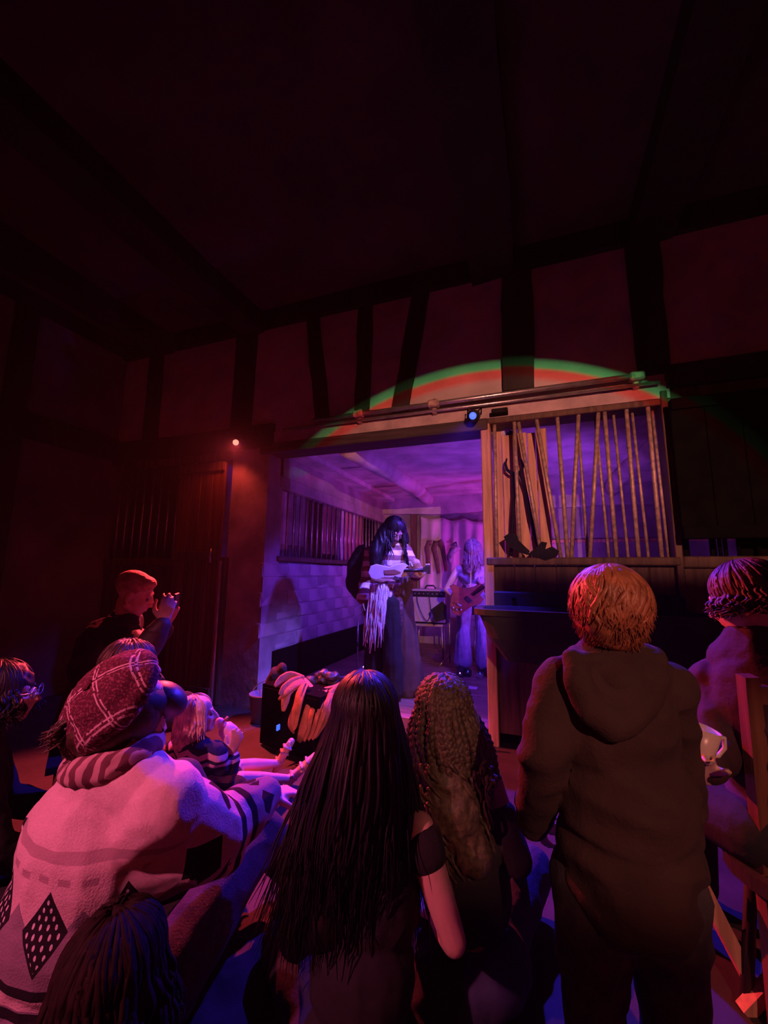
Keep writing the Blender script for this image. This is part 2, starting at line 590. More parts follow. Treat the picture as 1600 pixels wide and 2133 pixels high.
# the stall beyond the grille: a dark back panel with pale boards further in
for i in range(6):
    y = 5.3 + i * .14
    MB().box((-2.64, y, 1.45), (-2.61, y + .12, 2.2)).build('slat', PALEWOOD if i % 3 else PLASTER2, wsl)
struct(MB().box((-3.45, WY + .2, 0), (-3.35, SY1, 2.7)).build('wall_far_left', WALLW))
MB().box((-3.35, WY + .2, 2.62), (-2.66, SY1, 2.7)).build('ceiling_panel', BLACK, sc_)

# stage floor boards
fs_ = struct(MB().box((-2.66, WY + .02, 0), (SX1, SY1, SF - .03)).build('floor_stage', BLACK))
for i in range(22):
    y = WY + .03 + i * .157
    MB().bevbox((-2.5, y, SF - .03), (SX1 - .02, y + .152, SF + random.uniform(-.002, .003)), .004).build('floorboard', BOARD, fs_)
MB().bevbox((-2.5, WY - .02, 0), (-.36, WY + .03, SF + .004), .006).build('step_edge', BOARD, fs_)

# rough boards laid on the ground before the stage
for i in range(3):
    y = 3.06 + i * .106
    MB().bevbox((-2.2 + .05 * (i % 2), y, .001), (-.46 + .04 * (i % 3), y + .102, .024 + random.uniform(0, .004)), .005).build('floorboard', BOARD, fl)

# back wall details: a timber post on the back wall
MB().bevbox((-1.98, SY1 - .07, SF), (-1.88, SY1, 2.33), .01).build('post', REDWOOD, wsb)

# ------------------------------------------------------------------ stall fronts
def bars(parent, xs, z0, z1, y, mt, r=.011, lean=None):
    for i, x in enumerate(xs):
        l = lean[i] if lean else 0
        MB().tube([(x, y, z0), (x + l * .5, y + random.uniform(-.003, .003), (z0 + z1) / 2), (x + l, y, z1)], r, 8).build('bar', mt, parent, True)


# left stall front
sfl = empty('stall_front', (-3.9, WY, 0))
tag(sfl, 'dark wooden stable front with iron bars left of the red lamp', 'stall front')


def loc_build(m_, name, mt, parent, smooth=False):
    """room coordinates -> child of an empty that stands at its base"""
    off = parent.location
    m_.v = [tuple(V(p) - off) for p in m_.v]
    return m_.build(name, mt, parent, smooth)


def stall_front(root, x0, x1, sill_mt, bar_xs, bar_mt, leans=None, top=2.5):
    loc_build(MB().bevbox((x0, WY - .03, 1.35), (x1, WY + .1, 1.43), .008), 'sill', sill_mt, root)
    loc_build(MB().bevbox((x0, WY - .01, top), (x1, WY + .07, top + .08), .006), 'top_rail', OLDWOOD, root)
    nb = max(1, int((x1 - x0) / .17))
    for i in range(nb):
        a = x0 + (x1 - x0) * i / nb; b = x0 + (x1 - x0) * (i + 1) / nb
        loc_build(MB().bevbox((a + .0002, WY, 0.02), (b - .0002, WY + .045, 1.35), .006), 'board', OLDWOOD, root)
    for i, x in enumerate(bar_xs):
        l = leans[i] if leans else 0
        loc_build(MB().tube([(x, WY + .03, 1.42), (x + l * .5, WY + .03 + random.uniform(-.004, .004), 1.42 + (top - 1.42) / 2), (x + l, WY + .03, top + .02)], .0125, 8), 'bar', bar_mt, root, True)


stall_front(sfl, -4.72, -2.97, OLDWOOD, [-4.65 + .13 * i for i in range(13)], STEEL)
# red varnished sliding door standing in front of it
door = empty('sliding_door', (-3.3, WY - .1, 0))
tag(door, 'reddish boarded sliding door beside the stage pillar', 'door')
for i in range(4):
    x = -3.60 + i * .155
    loc_build(MB().bevbox((x, WY - .09, .05), (x + .15, WY - .055, 2.44), .006), 'board', REDWOOD, door)
loc_build(MB().bevbox((-3.60, WY - .115, 1.40), (-2.985, WY - .09, 1.50), .006), 'rail', OLDWOOD, door)
loc_build(MB().bevbox((-3.60, WY - .115, .05), (-2.985, WY - .09, .17), .006), 'rail', OLDWOOD, door)
loc_build(MB().bevbox((-3.60, WY - .115, 2.34), (-2.985, WY - .09, 2.44), .006), 'rail', OLDWOOD, door)
loc_build(MB().tube([(-3.05, WY - .14, 1.38), (-3.05, WY - .15, 1.45), (-3.05, WY - .14, 1.52)], .012), 'handle', STEEL, door, True)

# right stall front, iron bars partly bent
sfr = empty('stall_front', (.3, WY, 0))
tag(sfr, 'lit stable front with bent brown iron bars right of the blue lamp', 'stall front')
# each bar: foot and head taken from the photo
BARS = [((1035, 1155), (1030, 885)), ((1084, 1155), (1071, 870)), ((1128, 1146), (1080, 880)), ((1168, 1152), (1117, 870)), ((1182, 1152), (1161, 870)),
        ((1190, 1152), (1206, 850)), ((1228, 1152), (1247, 850)), ((1284, 1152), (1258, 842)), ((1330, 1152), (1303, 832)), ((1378, 1152), (1347, 822))]
REAR = [((1224, 1152), (1206, 905)), ((1268, 1155), (1246, 930)), ((1308, 1152), (1279, 874)), ((1350, 1152), (1318, 870)), ((1392, 1152), (1360, 868))]
loc_build(MB().bevbox((-.34, WY - .04, 1.365), (.98, WY + .12, 1.425), .008), 'sill', OLDWOOD, sfr)
for (a, b) in BARS:
    p, q = onY(*a, WY + .01), onY(*b, WY + .01)
    p.z = 1.42
    mid = (p + q) / 2 + V((random.uniform(-.006, .006), 0, 0))
    loc_build(MB().tube([p, mid, q], .0155, 8), 'bar', IRON, sfr, True)
for (a, b) in REAR:
    p, q = onY(*a, WY + .10), onY(*b, WY + .10)
    p.z = 1.42
    q = p + (q - p) * ((2.56 - p.z) / (q.z - p.z))
    loc_build(MB().tube([p, q], .011, 8), 'bar', IRON, sfr, True)
loc_build(MB().bevbox((-.34, WY - .02, 2.555), (.96, WY + .13, 2.61), .006), 'top_rail', OLDWOOD, sfr)
loc_build(MB().bevbox((-.36, WY - .03, 0), (-.285, WY + .13, 2.56), .006), 'corner_post', PALEWOOD, sfr)
loc_build(MB().bevbox((.955, WY - .03, 0), (1.0, WY + .13, 2.66), .006), 'corner_post', OLDWOOD, sfr)
for i in range(8):
    a = -.285 + i * .155
    loc_build(MB().bevbox((a, WY + .02, .02), (a + .1548, WY + .06, 1.365), .006), 'board', OLDWOOD, sfr)
# light planks standing behind the bars
shut = empty('plank_shutter', (-.05, WY + .22, 1.4))
tag(shut, 'pale orange wooden planks standing behind the iron bars', 'shutter')
for (x0, x1, z1) in ((-.275, -.205, 2.54), (-.20, -.085, 2.50), (-.08, .005, 2.51), (.01, .075, 2.50), (.08, .165, 2.53)):
    loc_build(MB().bevbox((x0, WY + .16, 1.40), (x1, WY + .19, z1), .004), 'plank', PALEWOOD, shut)
loc_build(MB().bevbox((-.10, WY + .19, 2.0), (.17, WY + .215, 2.08), .004), 'batten', PALEWOOD, shut)
# purple lit room goes on behind: a shelf rail on the far wall
MB().bevbox((-.6, SY1 - .05, 1.78), (3.4, SY1, 1.83), .006).build('rail', PALEWOOD, wsb)

# boards continue to the right under the dark door
sfx = empty('stall_front', (2.2, WY, 0))
tag(sfx, 'unlit stable front at the far right under the black door', 'stall front')
stall_front(sfx, 1.0, 3.48, OLDWOOD, [1.235, 1.34, 1.45, 1.62] + [1.75 + .13 * i for i in range(13)], BLACK)
for (a, b) in ((1.0, 1.075), (1.20, 1.235), (1.28, 1.30), (1.36, 1.56), (1.72, 1.9)):
    loc_build(MB().bevbox((a, WY + .08, 1.42), (b, WY + .11, 2.5), .004), 'board', BLACK, sfx)
# the black sliding door in front of it
bd = empty('sliding_door', (1.9, WY - .12, 1.55))
tag(bd, 'large black sliding door panel hanging right of the barred window', 'door')
for i in range(9):
    x = .97 + i * .2
    loc_build(MB().bevbox((x, WY - .16, 1.54), (x + .197, WY - .12, 2.53), .005), 'board', BLACK, bd)
loc_build(MB().bevbox((.97, WY - .185, 2.45), (2.77, WY - .16, 2.53), .005), 'rail', BLACK, bd)
loc_build(MB().bevbox((.97, WY - .185, 1.54), (2.77, WY - .16, 1.62), .005), 'rail', BLACK, bd)

# sliding door rail with brackets above the opening
rail = empty('door_rail', (-.6, WY - .08, 2.75))
tag(rail, 'long steel sliding door rail above the stage opening', 'rail')
a, b = onY(540, 903, WY - .09), onY(1335, 783, WY - .09)
loc_build(MB().tube([(-1.95, WY - .09, 2.765), (.85, WY - .09, 2.775)], .021, 10), 'pipe', STEEL, rail, True)
loc_build(MB().tube([(-2.3, WY - .07, 2.715), (.95, WY - .07, 2.71)], .014, 8), 'pipe', STEEL, rail, True)
for x in (-1.47, -.75, .80):
    loc_build(MB().bevbox((x - .05, WY - .125, 2.735), (x + .05, WY - .055, 2.80), .012), 'bracket', IRON, rail)
    loc_build(MB().bevbox((x - .02, WY - .07, 2.69), (x + .02, WY, 2.83), .006), 'hanger', IRON, rail)
loc_build(MB().bevbox((-.26, WY - .11, 2.61), (-.13, WY - .02, 2.65), .006), 'bracket', DARKIRON, rail)

# ------------------------------------------------------------------ lamps
def stage_lamp(loc, aim, glow, label, clamp_to):
    r = empty('stage_lamp', loc)
    tag(r, label, 'lamp')
    d = (V(aim) - V(loc)).normalized()
    L = V(loc)
    m_ = MB().tube([L - d * .13, L - d * .12, L - d * .03, L + d * .005], [.025, .042, .05, .052], 14)
    loc_build(m_, 'housing', BLACKP, r, True)
    loc_build(MB().ball(L + d * .012, .030, 14, 10), 'lens', glow, r, True)
    s_, u_ = frame_for(d)
    y = MB().tube([L - d * .05 + s_ * .055, L - d * .06 + s_ * .058 + V((0, 0, .06)), V(clamp_to)], .006, 6)
    y.tube([L - d * .05 - s_ * .055, L - d * .06 - s_ * .058 + V((0, 0, .06)), V(clamp_to)], .006, 6)
    loc_build(y, 'yoke', DARKIRON, r, True)
    return r


stage_lamp(RED_AT, RED_AT + V((.30, -.85, -.28)), emit('red_glow', (1.0, .28, .20), 1.5), 'small round red stage lamp glowing above the left pillar', RED_AT + V((0, .13, .06)))
stage_lamp(BLUE_AT, BLUE_AT + V((-.08, -.85, -.35)), emit('blue_glow', (.06, .13, 1.0), 1.7), 'small round blue stage lamp glowing below the door rail', BLUE_AT + V((0, .13, .06)))

stage_lamp(PINK_AT, PINK_AT + V((.7, .6, -1.0)), emit('pink_lamp_glow', (1.0, .3, .45), 3), 'pink stage lamp hung high on the left above the audience', PINK_AT + V((-.02, -.04, .18)))
hb = MB(PINK_AT + V((-.02, -.04, .17))).tube([PINK_AT + V((-.02, -.04, .17)), V((PINK_AT.x - .02, PINK_AT.y - .04, 4.12))], .015, 8)
tag(hb.build('hanging_rod', DARKIRON, None, True), 'dark iron rod hanging from the ceiling carrying the pink lamp', 'rod')


def floor_lamp(loc, aim, glow, label):
    r = empty('floor_spotlight', (loc[0], loc[1], SF))
    tag(r, label, 'lamp')
    L = V(loc); d = (V(aim) - L).normalized()
    L = L - d * .10
    loc_build(MB().tube([L - d * .16, L - d * .15, L, L + d * .04], [.05, .08, .095, .1], 16, caps=True), 'housing', BLACKP, r, True)
    loc_build(MB().ball(L + d * .03, (.07, .07, .02), 14, 8, d.to_track_quat('Z', 'Y').to_matrix()), 'lens', glow, r, True)
    st = MB()
    for sg in (-1, 1):
        st.tube([(L.x + sg * .12, L.y, L.z - .02), (L.x + sg * .12, L.y, SF + .01), (L.x, L.y + .10, SF + .01)], .008, 6)
    st.tube([(L.x, L.y, L.z), (L.x, L.y, SF + .01)], .012, 8)
    loc_build(st, 'bracket', DARKIRON, r, True)


floor_lamp((.75, 4.15, .62), (-1.5, 6.0, 2.75), emit('violet_glow', (.5, .1, 1.0), 5), 'violet spotlight on the stage hidden behind the barred stall front')
floor_lamp((2.5, 4.6, .62), (2.2, 6.8, 1.6), emit('stall_fill_glow', (.5, .1, 1.0), 3), 'violet fill spotlight added to brighten the right hand stall')
hang_lamp = stage_lamp(V((-.20, 3.80, 2.42)) + V((.04, -.02, .06)), (-1.25, 4.35, .4), emit('stage_blue_glow', (.2, .28, 1.0), 1.2), 'blue stage lamp hung inside the stage behind the plank shutter', (-.16, 3.78, 2.60))
floor_lamp((.9, 6.1, .9), (-1.7, 6.75, 2.3), emit('pink_glow', (1.0, .1, .8), 4), 'pink spotlight at the back of the stage aimed at the sheet')

# follow spot on a tripod at the back right of the audience, outside the picture
fsr = empty('follow_spot', (FOLLOW_AT.x, FOLLOW_AT.y, 0))
tag(fsr, 'follow spot on a tripod behind the audience with added shading blades', 'lamp')
q0 = FOLLOW_AT - ax * .03
loc_build(MB().tube([q0 - ax * .42, q0 - ax * .40, q0 - ax * .12, q0 - ax * .02], [.06, .10, .10, .085], 18), 'housing', BLACKP, fsr, True)
tp = MB().tube([q0 - ax * .2 - V((0, 0, .1)), V((FOLLOW_AT.x + .1, FOLLOW_AT.y - .15, .5))], .018, 8)
for k in range(3):
    w_ = k * 2.094 + .4
    tp.tube([V((FOLLOW_AT.x + .1, FOLLOW_AT.y - .15, .55)), V((FOLLOW_AT.x + .1 + .45 * math.cos(w_), FOLLOW_AT.y - .15 + .45 * math.sin(w_), .01))], .012, 8)
loc_build(tp, 'tripod', DARKIRON, fsr, True)


def flap(pts, s_=.055):
    """unseen blade added to the beam; its edge shadows the given points of the stable front"""
    o = [FOLLOW_AT + (V(p) - FOLLOW_AT) * s_ for p in pts]
    loc_build(MB().prism(o, ax * .002), 'shade_blade', BLACK, fsr)  # added plate, there only to shade part of the beam


flap([(-.33, WY, 1.36), (3.2, WY, 1.34), (3.2, WY, -.02), (-.33, WY, -.02)])
flap([(-.34, WY, -1.15), (-1.42, WY, -1.15), (-1.5, WY, -.46), (-5.5, WY, -.46), (-5.5, WY, -4.6), (-.34, WY, -4.6)], .052)
flap([(-6, WY, -.95), (-2.55, WY, -.95), (-2.5, WY, .25), (-1.75, WY, .35), (-1.0, WY, .5), (-1.0, WY, 2.0), (-1.75, WY, 2.42), (-2.4, WY, 2.5), (-6, WY, 2.5)], .049)

# ------------------------------------------------------------------ feed trough on the right stall front
tr = empty('feed_trough', (.35, 3.15, .68))
tag(tr, 'dark green plastic feed trough hung on the right stable front', 'trough')
m_ = MB()
N = 24
top, bot = [], []
for i in range(N):
    t = i / N * 2 * math.pi
    c, s_ = math.cos(t), math.sin(t)
    e = .35
    x = math.copysign(abs(c) ** e, c); y = math.copysign(abs(s_) ** e, s_)
    top.append((x, y))
rings = [(.74, .215, 1.02), (.74, .215, 1.055), (.70, .19, 1.055), (.66, .17, 1.0), (.52, .12, .74), (.54, .13, .69), (.62, .17, .72), (.70, .20, 1.02)]
vs, fs = [], []
order = [(.72, .205, 1.0), (.76, .225, 1.01), (.76, .225, 1.05), (.70, .19, 1.05), (.66, .17, .98), (.50, .12, .75), (.0, .0, .74)]
outer = [(.72, .205, 1.0), (.66, .19, .85), (.55, .15, .70), (.0, .0, .685)]
def ring_set(seq, flip):
    k0 = len(vs)
    for (a, b, z) in seq:
        for (x, y) in top:
            vs.append(V((.35 + x * a, 3.15 + y * b, z)))
    for i in range(len(seq) - 1):
        for k in range(N):
            q = (k0 + i * N + k, k0 + i * N + (k + 1) % N, k0 + (i + 1) * N + (k + 1) % N, k0 + (i + 1) * N + k)
            fs.append(tuple(reversed(q)) if flip else q)
ring_set(order, False)
ring_set(outer, True)
m_.add(vs, fs)
loc_build(m_, 'bin', GREENP, tr, False)
loc_build(MB().bevbox((-.30, WY - .03, 1.03), (1.0, WY + .0, 1.16), .012), 'back_plate', GREENP, tr)
for x in (-.17, .86):
    p = onY(1070 if x < 0 else 1390, 1246, WY - .035)
    loc_build(MB().tube([p + V((0, .012, 0)), p + V((0, -.008, 0))], .018, 12), 'bolt', BLACK, tr, True)

# ------------------------------------------------------------------ tools behind the bars
def tool_fork():
    r = empty('hay_fork', onY(1075, 1130, WY + .06))
    tag(r, 'dark iron two-pronged fork hung behind the bars with prongs up', 'tool')
    y = WY + .07
    c = onY(1070, 985, y)
    m_ = MB()
    arc = [onY(px_, py_, y) for px_, py_ in ((1056, 955), (1053, 966), (1056, 978), (1064, 985), (1075, 986), (1086, 981), (1090, 970), (1086, 957))]
    m_.tube(arc, [.006, .010, .013, .014, .014, .013, .010, .006], 8)
    loc_build(m_, 'prongs', DARKIRON, r, True)
    h = [onY(px_, py_, y) for px_, py_ in ((1070, 984), (1071, 1030), (1068, 1080), (1066, 1135), (1064, 1158))]
    loc_build(MB().tube(h, .013, 8), 'handle', DARKIRON, r, True)
    h = [onY(px_, py_, y + .02) for px_, py_ in ((1082, 985), (1096, 1025), (1106, 1080), (1118, 1130), (1126, 1150))]
    loc_build(MB().tube(h, [.009, .012, .016, .013, .012], 8), 'shaft', DARKIRON, r, True)


tool_fork()


def iron_bracket(poly, y, name, label):
    pts = [onY(a, b, y) for a, b in poly]
    r = MB(pts[0])
    r.prism(pts, (0, .03, 0))
    o = r.build(name, DARKIRON)
    tag(o, label, 'tool')


iron_bracket([(1049, 1118), (1060, 1111), (1076, 1112), (1080, 1125), (1104, 1148), (1098, 1156), (1078, 1148), (1062, 1140)], WY - .02, 'hoe_head', 'black iron hoe blade leaning on the left end of the sill')
iron_bracket([(1098, 1155), (1118, 1140), (1128, 1128), (1140, 1130), (1136, 1144), (1150, 1138), (1165, 1148), (1160, 1160), (1136, 1168), (1116, 1160)], WY - .045, 'bridle_bundle', 'black crumpled bridle lying on the sill under the planks')

# ------------------------------------------------------------------ sheet and cut-outs on the stage back wall
SHEET = mat('pale_sheet', (.62, .50, .55), .8, .12, 5, .1, 30)
vs, fs = [], []
NU, NV = 44, 14
for j in range(NV + 1):
    for i in range(NU + 1):
        u, v = i / NU, j / NV
        x = -1.80 + 1.15 * u
        sag = .05 * abs(math.sin(u * math.pi * 3)) * (1 - v)
        z = 2.28 - .10 * u - sag - 1.25 * v
        y = SY1 - .10 - .025 * math.sin(u * 38 + v * 3) * (.5 + .5 * v) - .03 * math.sin(u * 11 - v * 5)
        vs.append(V((x, y, z)))
for j in range(NV):
    for i in range(NU):
        a = j * (NU + 1) + i
        fs.append((a, a + NU + 1, a + NU + 2, a + 1))
sh = MB((-1.2, SY1 - .1, 1.0)).add(vs, fs)
sheet = sh.build('hanging_sheet', SHEET, None, True)
so = sheet.modifiers.new('t', 'SOLIDIFY'); so.thickness = .004
tag(sheet, 'pale pink lit sheet hung in folds on the stage back wall', 'sheet')
FELT = mat('brown_felt', (.16, .07, .06), .9, .3, 12, .2, 60)


def arch(pxs, label, widths):
    y = SY1 - .19
    pts = [onY(a, b, y) for a, b in pxs]
    m_ = MB(pts[0])
    m_.tube(pts, widths, 8, flat=.3, up=(0, 1, 0))
    o = m_.build('felt_arch', FELT, None, True)
    tag(o, label, 'decoration', 'brown arches hung on the sheet')


arch([(893, 1192), (892, 1160), (889, 1140), (893, 1130), (899, 1130)], 'narrow brown hooked felt strip hanging on the sheet nearest the post', [.035, .035, .04, .045, .04])
arch([(914, 1194), (910, 1165), (904, 1142), (908, 1129), (915, 1127), (922, 1140), (926, 1165), (930, 1190)], 'brown felt arch with two long legs hanging on the sheet', [.03, .035, .045, .05, .05, .04, .035, .03])
p = onY(948, 1146, SY1 - .2)
m_ = MB(p)
m_.tube([onY(a, b, SY1 - .22) for a, b in ((938, 1172), (936, 1160), (942, 1148), (955, 1140), (950, 1132), (940, 1136))], [.03, .05, .055, .05, .04, .02], 8, flat=.4, up=(0, 1, 0))
tag(m_.build('striped_ribbon', mat('striped_ribbon', (.5, .5, .55), .7, 0, 9, col2=(.04, .03, .08)), None, True), 'curled black and white ribbon pinned to the sheet above the bassist', 'ribbon')

# ------------------------------------------------------------------ amplifier on a chair
def chair(base, yaw, label):
    r = empty('metal_chair', base)
    tag(r, label, 'chair')
    B = V(base); R_ = rotm(yaw)
    def P(x, y, z): return B + R_ @ V((x, y, z))
    TUB = mat('chair_steel', (.45, .40, .36), .4, .2, 10, metal=.5)
    seat = MB().prism([P(-.2, -.2, .43), P(.2, -.2, .43), P(.2, .2, .43), P(-.2, .2, .43)], (0, 0, .03))
    loc_build(seat, 'seat', TUB, r)
    for sx_ in (-1, 1):
        for sy_ in (-1, 1):
            loc_build(MB().tube([P(sx_ * .18, sy_ * .18, .43), P(sx_ * .2, sy_ * .21, .0)], .012, 8), 'leg', TUB, r, True)
    loc_build(MB().tube([P(-.18, .2, .43), P(-.18, .25, .85), P(.18, .25, .85), P(.18, .2, .43)], .012, 8), 'back_frame', TUB, r, True)
    loc_build(MB().prism([P(-.17, .235, .62), P(.17, .235, .62), P(.17, .25, .84), P(-.17, .25, .84)], (0, .012, 0)), 'backrest', TUB, r)
    return r


AMPP = onY(897, 1310, 5.9)
chair((AMPP.x - .02, 5.95, SF), math.radians(8), 'pale metal chair under the amplifier at the back of the stage')
amp = empty('guitar_amplifier', (AMPP.x, 5.95, SF + .46))
tag(amp, 'cream guitar amplifier standing on a metal chair', 'amplifier')
AX, AZ = AMPP.x, SF + .462
CLOTH = mat('grille_cloth', (.55, .50, .44), .8, .15, 60, .2, 150)
loc_build(MB().bevbox((AX - .26, 5.80, AZ), (AX + .26, 6.06, AZ + .47), .015), 'cabinet', BLACKP, amp)
loc_build(MB().bevbox((AX - .24, 5.785, AZ + .02), (AX + .24, 5.80, AZ + .37), .006), 'grille', CLOTH, amp)
loc_build(MB().bevbox((AX - .25, 5.782, AZ + .385), (AX + .25, 5.80, AZ + .45), .004), 'control_panel', BLACKP, amp)
loc_build(MB().bevbox((AX - .27, 5.79, AZ + .452), (AX + .27, 6.07, AZ + .478), .006), 'top', CLOTH, amp)
for i in range(7):
    loc_build(MB().tube([(AX - .2 + i * .065, 5.783, AZ + .417), (AX - .2 + i * .065, 5.765, AZ + .417)], .011, 8), 'knob', STEEL, amp, True)
loc_build(MB().tube([(AX - .08, 5.9, AZ + .49), (AX - .05, 5.9, AZ + .53), (AX + .05, 5.9, AZ + .53), (AX + .08, 5.9, AZ + .49)], .012, 8), 'handle', BLACKP, amp, True)
cb = [V((AX - .16, 5.76, AZ + .42)), V((AX - .14, 5.70, AZ + .3)), V((AX - .06, 5.68, AZ + .12)), V((AX, 5.70, AZ + .05)), V((AX + .05, 5.72, AZ + .16)), V((AX + .02, 5.74, AZ + .4))]
def smooth_pts(p, n=6):
    out = []
    for i in range(len(p) - 1):
        a, b, c, d = p[max(i - 1, 0)], p[i], p[i + 1], p[min(i + 2, len(p) - 1)]
        for k in range(n):
            t = k / n
            out.append(.5 * ((2 * b) + (c - a) * t + (2 * a - 5 * b + 4 * c - d) * t * t + (3 * b - a - 3 * c + d) * t ** 3))
    return out + [p[-1]]
tag(MB(cb[0]).tube(smooth_pts(cb), .006, 6).build('instrument_cable', BLACKP, None, True), 'black cable looping down the front of the cream amplifier', 'cable')
chair((-.55, 5.95, SF), math.radians(-12), 'pale metal chair behind the bass player')
# second amplifier wedge on the floor by the amp chair
wedge = empty('music_stand', (-.86, 5.55, SF + .0))
tag(wedge, 'dark music stand with tilted desk in front of the amplifier', 'stand')
p = [onY(897, 1270, 5.45), onY(922, 1252, 5.45), onY(930, 1262, 5.45), onY(930, 1290, 5.45), onY(908, 1296, 5.45)]
loc_build(MB().prism(p, (0, .02, .0)), 'desk', BLACKP, wedge)
loc_build(MB().tube([onY(918, 1290, 5.46), onY(936, 1290, 5.46), V((onY(936, 1290, 5.46).x, 5.46, SF + .02))], .008, 8), 'pole', STEEL, wedge, True)
tb_ = MB()
bx_ = onY(936, 1290, 5.46).x
for k in range(3):
    w_ = k * 2.09
    tb_.tube([(bx_, 5.46, SF + .12), (bx_ + .2 * math.cos(w_), 5.46 + .2 * math.sin(w_), SF + .01)], .007, 6)
loc_build(tb_, 'tripod', STEEL, wedge, True)

# ------------------------------------------------------------------ pedals, cables, stands on the stage
def pedal(px_, py_, mt, label, led=None):
    c = CAM + (at(px_, py_, 1) - CAM) * ((SF - 1.3) / (at(px_, py_, 1).z - 1.3))
    r = empty('effects_pedal', c)
    tag(r, label, 'pedal', 'effects pedals on the stage floor')
    x, y = c.x, c.y
    m_ = MB().prism([V((x - .035, y - .06, SF + .003)), V((x - .035, y - .06, SF + .035)), V((x - .035, y + .06, SF + .055)), V((x - .035, y + .06, SF + .003))], (.07, 0, 0))
    loc_build(m_, 'case', mt, r)
    loc_build(MB().tube([(x, y - .03, SF + .035), (x, y - .03, SF + .052)], .011, 10), 'footswitch', STEEL, r, True)
    for sx_ in (-.02, .02):
        loc_build(MB().tube([(x + sx_, y + .035, SF + .045), (x + sx_, y + .035, SF + .066)], .009, 8), 'knob', BLACKP, r, True)
    if led:
        loc_build(MB().ball((x, y + .01, SF + .05), .006, 8, 6), 'led', led, r, True)


LEDB = emit('blue_led', (.04, .12, 1.0), 1.5)
LEDR = emit('red_led', (1.0, .3, .2), 1.6)
LEDP = emit('pink_led', (1.0, .35, .9), 5)
pedal(756, 1398, STEEL, 'shiny silver pedal lit violet beside the singer\'s feet', LEDP)
pedal(958, 1412, BLACKP, 'black pedal with pink light left of the bassist\'s boots', LEDP)
pedal(975, 1408, BLACKP, 'black pedal with white knobs before the bassist\'s boots', LEDB)
pedal(1000, 1413, STEEL, 'silver pedal with blue light nearest the right post', LEDB)
# paper sheet
c = CAM + (at(980, 1432, 1) - CAM) * ((SF + .006 - 1.3) / (at(980, 1432, 1).z - 1.3))
tag(MB(c).box((c.x - .07, c.y - .05, SF + .004), (c.x + .07, c.y + .05, SF + .007)).build('set_list', SHEET), 'white paper set list lying on the stage boards', 'paper')


def on_floor(px_, py_, z=0.0):
    r = at(px_, py_, 1) - CAM
    return CAM + r * ((z - 1.3) / r.z)


CABW = mat('white_cable', (.65, .6, .6), .5, .1)
pts = [on_floor(*q, SF + .01) for q in ((680, 1402), (700, 1410), (722, 1408), (738, 1398), (756, 1396))]
tag(MB(pts[0]).tube(smooth_pts(pts), .008, 6).build('instrument_cable', CABW, None, True), 'white cable curving over the floor left of the singer', 'cable')
cc = [V((-.42, 3.25, .012)), V((-.46, 3.28, .10)), V((-.45, 3.30, .17)), V((-.40, 3.30, .19)), V((-.39, 3.29, .10)), V((-.41, 3.27, .03)), V((-.45, 3.26, .012)), V((-.40, 3.22, .012)), V((-.36, 3.26, .03)), V((-.38, 3.3, .12))]
tag(MB(cc[0]).tube(smooth_pts(cc), .008, 6).build('cable_loop', CABW, None, True), 'white cable coil hanging at the foot of the right post', 'cable')


def mic_stand(px_, py_, h, label):
    b = on_floor(px_, py_, SF)
    r = empty('microphone_stand', b)
    tag(r, label, 'stand')
    loc_build(MB().tube([b + V((0, 0, .02)), b + V((0, 0, h))], .008, 8), 'pole', STEEL, r, True)
    for k in range(3):
        w_ = k * 2.09 + .5
        loc_build(MB().tube([b + V((0, 0, .10)), b + V((.17 * math.cos(w_), .17 * math.sin(w_), .008))], .008, 6), 'leg', STEEL, r, True)
    loc_build(MB().tube([b + V((0, 0, h * .55)), b + V((0, 0, h * .55 + .06))], .014, 8), 'clutch', BLACKP, r, True)


mic_stand(744, 1412, .62, 'short steel stand shining violet left of the singer')
mic_stand(818, 1432, .38, 'low thin steel stand before the singer\'s skirt')

# ------------------------------------------------------------------ bucket, black speaker and fringed cloth
bk = on_floor(547, 1502)
br = empty('bucket', bk)
tag(br, 'blue lit plastic bucket by the stage pillar', 'bucket')
NB = 20
vs, fs = [], []
prof = [(.0, .004), (.095, .004), (.12, .22), (.128, .22), (.128, .235), (.118, .235), (.09, .015), (.0, .015)]
for (r_, z) in prof:
    for k in range(NB):
        w_ = 2 * math.pi * k / NB
        vs.append(bk + V((r_ * math.cos(w_), r_ * math.sin(w_), z)))
for i in range(len(prof) - 1):
    for k in range(NB):
        fs.append((i * NB + k, i * NB + (k + 1) % NB, (i + 1) * NB + (k + 1) % NB, (i + 1) * NB + k))
loc_build(MB().add(vs, fs), 'pail', mat('blue_plastic', (.12, .16, .3), .4, .15), br, True)
loc_build(MB().tube([bk + V((.13 * math.cos(t), .13 * math.sin(t) * .5 - .0, .22 - .10 * math.sin(t) * -1)) for t in [math.pi * k / 10 for k in range(11)]], .004, 6), 'bail', STEEL, br, True)

